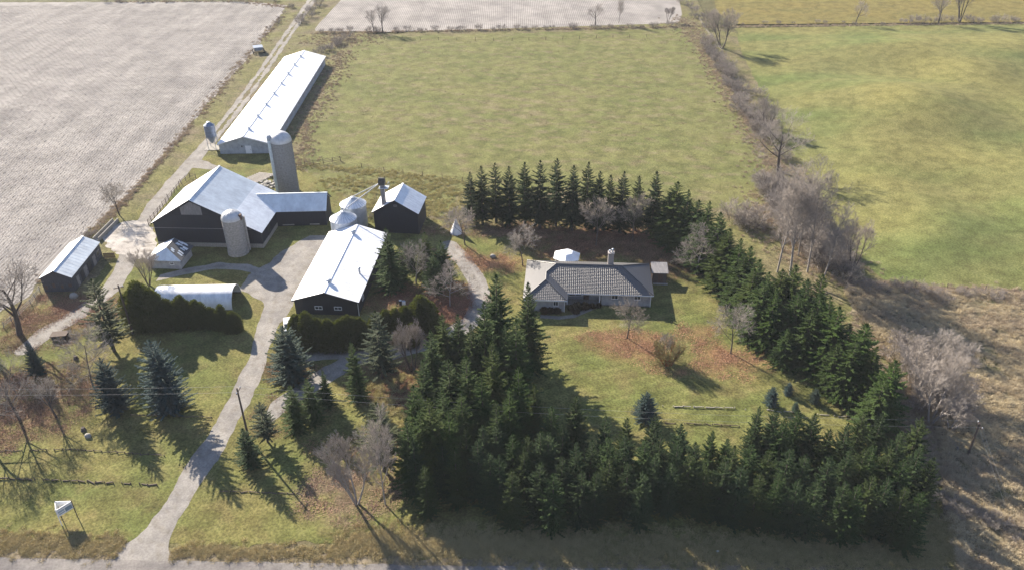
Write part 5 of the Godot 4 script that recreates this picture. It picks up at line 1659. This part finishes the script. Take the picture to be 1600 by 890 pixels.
	var fr := MB.new()
	for x in [-1.6, 1.6]: fr.beam(Vector3(x, 0.9, -2.2), Vector3(x, 0.9, 2.2), 0.16, 0.2)
	for z in [-2.0, -0.7, 0.7, 2.0]: fr.beam(Vector3(-1.6, 0.9, z), Vector3(1.6, 0.9, z), 0.14, 0.18)
	part("frame", fr, M.dark, im)
	for s in [[-1.9, -1.4], [1.9, -1.4], [-1.9, 1.4], [1.9, 1.4]]:
		var w := MB.new()
		w.tube([Vector3(s[0] - 0.12, 0.55, s[1]), Vector3(s[0] + 0.12, 0.55, s[1])], [0.55, 0.55], 14)
		part("wheel", w, M.dark, im)
	var hop := MB.new()
	hop.prism(PackedVector2Array([Vector2(-1.0, 1.0), Vector2(-1.6, 2.1), Vector2(1.6, 2.1), Vector2(1.0, 1.0)]), -2.0, 1.6)
	part("hopper", hop, M.feed_blue, im)
	# white cone
	var tp := thing("canvas_cone", "white pointed canvas cone standing beyond the leafless tree", "tent", G(713, 364))
	var cn := MB.new()
	cn.lathe([Vector2(1.25, 0.0), Vector2(1.2, 0.35), Vector2(0.12, 3.1), Vector2(0.0, 3.2)], 14)
	part("cover", cn, M.canvas, tp)
	for k in 4:
		var a := TAU * k / 4 + 0.4
		var st := MB.new()
		st.tube([Vector3(cos(a) * 1.3, 0, sin(a) * 1.3), Vector3(-cos(a) * 0.12, 3.45, -sin(a) * 0.12)], [0.04, 0.03], 5)
		part("pole", st, M.wood, tp)
	# three sided road sign
	var sg := thing("road_sign", "white three sided realty style sign on thin posts by the road", "sign", G(104, 813), deg_to_rad(-4))
	sg.set_meta("label", "white three sided signboard on thin posts on the lawn by the road")
	var tri3 := [Vector3(-1.05, 0, -0.55), Vector3(0.95, 0, -0.75), Vector3(-0.15, 0, 0.85)]
	for k in 3:
		var po := MB.new()
		po.tube([tri3[k] - Vector3.UP * 0.1, tri3[k] + Vector3.UP * 2.85], [0.06, 0.06], 7)
		part("post", po, M.trim if k == 2 else M.wood, sg)
		var a: Vector3 = tri3[k]
		var b: Vector3 = tri3[(k + 1) % 3]
		var pn := MB.new()
		pn.beam(a.lerp(b, 0.03) + Vector3.UP * 2.15, a.lerp(b, 0.97) + Vector3.UP * 2.15, 0.06, 1.15)
		var board := part("board", pn, M.trim, sg)
		if k == 1:
			# the face seen: a dark blue picture above, blue grey bands of small print
			var d := (b - a).normalized()
			var nn := Vector3(-d.z, 0, d.x)
			if nn.z < 0: nn = -nn
			for f in [[0.06, 0.5, 2.02, 0.62, Color(0.16, 0.24, 0.32)], [0.54, 0.94, 2.2, 0.3, Color(0.3, 0.38, 0.45)], [0.54, 0.9, 1.86, 0.16, Color(0.22, 0.29, 0.36)], [0.08, 0.92, 2.58, 0.12, Color(0.4, 0.46, 0.52)]]:
				var pr := MB.new()
				pr.beam(a.lerp(b, f[0]) + Vector3.UP * f[2] + nn * 0.036, a.lerp(b, f[1]) + Vector3.UP * f[2] + nn * 0.036, 0.012, f[3])
				part("printed_panel", pr, mat(f[4], 0.6), board)
	# utility poles and wires
	var p1 := G(207, 521)
	pole(p1, 9.6, "wooden utility pole between the dark spruce and the cedar hedge", 0.4)
	var p2 := G(388, 684)
	pole(p2, tree_height(p2, 606), "wooden utility pole beside the driveway near the low spruce", 1.5)
	var h2 := tree_height(p2, 606)
	var p3 := G(1512, 712)
	pole(p3, tree_height(p3, 660), "weathered utility pole standing in the wet meadow", 1.5)
	var h3 := tree_height(p3, 660)
	var far := Vector3(-120, 0, p2.z - 2.0)
	for s in [-0.65, 0.65]:
		wire(far + Vector3(0, 9.0, s), p2 + Vector3(0, h2 - 0.2, s), 0.9, "thin overhead wire crossing the front lawn to the driveway pole", "wires over the front lawn")
		wire(p2 + Vector3(0, h2 - 0.2, s), p3 + Vector3(0, h3 - 0.2, s), 1.2, "thin overhead wire from the driveway pole over the spruce belt", "wires over the spruce belt")
		wire(p3 + Vector3(0, h3 - 0.2, s), G(1580, 800) + Vector3(s * 0.5, 0.0, 0), 0.2, "pale guy wire running down from the meadow pole", "guy wires of the meadow pole")
	# parked car half hidden by the hedge
	var car := thing("parked_car", "small white car mostly hidden between blue spruce and cedar hedge", "car", G(452, 512), deg_to_rad(15))
	var body := MB.new()
	var cp := PackedVector2Array([Vector2(-2.1, 0.35), Vector2(-2.15, 0.75), Vector2(-1.9, 0.9), Vector2(2.0, 0.92), Vector2(2.1, 0.6), Vector2(2.05, 0.35)])
	body.xf = Transform3D(Basis(Vector3.UP, PI / 2), Vector3.ZERO)
	body.prism(cp, -0.85, 0.85)
	part("body", body, M.trim, car)
	var cab := MB.new()
	cab.xf = body.xf
	cab.prism(PackedVector2Array([Vector2(-1.3, 0.92), Vector2(-0.75, 1.42), Vector2(0.9, 1.45), Vector2(1.6, 0.92)]), -0.74, 0.74)
	part("cabin", cab, M.glass, car)
	var rf := MB.new()
	rf.xf = body.xf
	rf.prism(PackedVector2Array([Vector2(-0.8, 1.43), Vector2(-0.6, 1.5), Vector2(0.8, 1.52), Vector2(0.95, 1.46)]), -0.76, 0.76)
	part("roof", rf, M.trim, car)
	for s in [[-0.8, -1.35], [0.8, -1.35], [-0.8, 1.35], [0.8, 1.35]]:
		var w := MB.new()
		w.tube([Vector3(s[0] - 0.1, 0.33, s[1]), Vector3(s[0] + 0.1, 0.33, s[1])], [0.33, 0.33], 14)
		part("wheel", w, M.dark, car)
	for s in [-0.6, 0.6]:
		var hl := MB.new()
		hl.box(Vector3(s, 0.7, 2.14), Vector3(0.35, 0.16, 0.06))
		part("headlight", hl, M.glass, car)
	# drums on the red leaves
	for s in [[626, 476, M.dark, "black drum standing on the red leaf litter"], [631, 477, M.trim, "white drum standing beside the black drum on leaf litter"]]:
		var dr := thing("drum", s[3], "drum", G(s[0], s[1]))
		var d := MB.new()
		d.lathe([Vector2(0.0, 0.0), Vector2(0.3, 0.0), Vector2(0.3, 0.3), Vector2(0.33, 0.32), Vector2(0.3, 0.34), Vector2(0.3, 0.6), Vector2(0.33, 0.62), Vector2(0.3, 0.64), Vector2(0.3, 0.92), Vector2(0.0, 0.92)], 16)
		part("shell", d, s[2], dr)
		var l := MB.new()
		l.lathe([Vector2(0.27, 0.921), Vector2(0.27, 0.95), Vector2(0.0, 0.95)], 16)
		part("lid", l, M.grey_metal, dr)
	# dark low wagon by the back drive
	var wg := thing("flat_wagon", "dark low flat wagon beside the track among the leafless trees", "wagon", G(94, 527), deg_to_rad(8))
	var dk := MB.new()
	dk.box(Vector3(0, 0.75, 0), Vector3(2.6, 0.14, 1.6))
	part("deck", dk, M.wood, wg)
	for s in [[-0.8, -0.7], [0.8, -0.7], [-0.8, 0.7], [0.8, 0.7]]:
		var w := MB.new()
		w.tube([Vector3(s[0], 0.35, s[1] - 0.1), Vector3(s[0], 0.35, s[1] + 0.1)], [0.35, 0.35], 12)
		part("wheel", w, M.dark, wg)
	var tg := MB.new()
	tg.beam(Vector3(1.3, 0.6, 0), Vector3(2.5, 0.4, 0), 0.1, 0.1)
	part("drawbar", tg, M.dark, wg)
	# boulders
	for s in [[115, 464, 0.6, "pale boulder before the small weathered barn"], [137, 682, 0.4, "pale boulder beside the stump on the front lawn"], [1121, 862, 0.17, "small white stone at the road edge"], [770, 402, 0.45, "pale stone on the rust leaves beside the bungalow"]]:
		var bo := SphereMesh.new()
		bo.radius = 1.0; bo.height = 2.0; bo.radial_segments = 12; bo.rings = 7
		var stl := SurfaceTool.new()
		stl.create_from(bo, 0)
		var am := stl.commit()
		var ar := am.surface_get_arrays(0)
		var vv: PackedVector3Array = ar[Mesh.ARRAY_VERTEX]
		for k in vv.size(): vv[k] *= 0.8 + 0.45 * nz(vv[k].x * 2 + s[0], vv[k].z * 2 + vv[k].y, 0.5)
		ar[Mesh.ARRAY_VERTEX] = vv
		var am2 := ArrayMesh.new()
		am2.add_surface_from_arrays(Mesh.PRIMITIVE_TRIANGLES, ar)
		var ob := solo("boulder", am2, M.stone if s[0] != 1121 else M.trim, s[3], "boulder", G(s[0], s[1]) + Vector3(0, s[2] * 0.4, 0))
		ob.scale = Vector3(s[2] * 1.3, s[2], s[2])
	# stumps
	for s in [[130, 672, "dark stump ringed with leaves on the front lawn"], [118, 560, "short dead stub trunk behind the mauve leafless tree"]]:
		var sm := MB.new()
		sm.lathe([Vector2(0.42, 0.0), Vector2(0.3, 0.3), Vector2(0.27, 0.55), Vector2(0.0, 0.55)], 11)
		solo("tree_stump", sm, M.bark, s[2], "stump", G(s[0], s[1]))
	# bed shrubs before the porch
	var bp := cedar(900, 1.1, 0.75, Color(0.075, 0.052, 0.028))
	for s in [[893, 485], [903, 483], [914, 482], [925, 481], [935, 480], [899, 489], [860, 489], [850, 489], [870, 489]]:
		plant(bp, "bed_shrub", "low brown shrub in the planting bed before the bungalow porch", "shrub", G(s[0], s[1]), Vector3.ONE * rng.randf_range(0.7, 1.1), M.bark, M.needle, "shrubs before the bungalow porch")

# ------------------------------------------------------------------ everything
func _ready() -> void:
	rng.seed = 4242
	noise_a.seed = 3
	noise_a.noise_type = FastNoiseLite.TYPE_SIMPLEX_SMOOTH
	noise_a.frequency = 1.0
	noise_a.fractal_octaves = 3
	noise_b.seed = 12
	noise_b.noise_type = FastNoiseLite.TYPE_SIMPLEX_SMOOTH
	noise_b.frequency = 0.016
	noise_b.fractal_octaves = 2
	# camera
	var cam := Camera3D.new()
	cam.name = "camera"
	add_child(cam)
	cam.position = Vector3(0, CAM_H, 0)
	cam.rotation_order = EULER_ORDER_YXZ
	cam.rotation = Vector3(deg_to_rad(-PITCH), 0, deg_to_rad(ROLL))
	cam.fov = rad_to_deg(2.0 * atan(445.0 / FOCAL))
	cam.far = 6000
	cam.current = true
	# sky
	var sky_m := ProceduralSkyMaterial.new()
	sky_m.sky_top_color = Color(0.46, 0.55, 0.71)
	sky_m.sky_horizon_color = Color(0.72, 0.78, 0.86)
	sky_m.ground_horizon_color = Color(0.5, 0.5, 0.45)
	sky_m.ground_bottom_color = Color(0.3, 0.3, 0.25)
	sky_m.sky_curve = 0.15
	sky_m.sky_energy_multiplier = 0.7
	var sky := Sky.new()
	sky.sky_material = sky_m
	var env := Environment.new()
	env.background_mode = Environment.BG_SKY
	env.sky = sky
	env.tonemap_mode = Environment.TONE_MAPPER_LINEAR
	env.tonemap_exposure = 3.25
	env.sdfgi_enabled = true
	env.ssao_enabled = true
	env.ssil_enabled = true
	env.fog_enabled = true
	env.fog_density = 0.00013
	env.fog_light_color = Color(0.86, 0.88, 0.92)
	var we := WorldEnvironment.new()
	we.name = "environment"
	we.environment = env
	add_child(we)
	# sun: low, ahead and to the left
	var sun := DirectionalLight3D.new()
	sun.name = "sun"
	sun.light_energy = 1.6
	sun.light_color = Color(1.0, 0.955, 0.885)
	sun.light_angular_distance = 0.5
	sun.shadow_enabled = true
	add_child(sun)
	sun.look_at_from_position(Vector3.ZERO, Vector3(12.12, -9.6, 14.74))
	make_materials()
	print("materials ", Time.get_ticks_msec())
	build_ground()
	print("ground ", Time.get_ticks_msec())
	build_farm()
	build_house()
	build_small()
	print("buildings ", Time.get_ticks_msec())
	build_trees()
	print("trees ", Time.get_ticks_msec())
	build_cover()
	print("cover ", Time.get_ticks_msec())
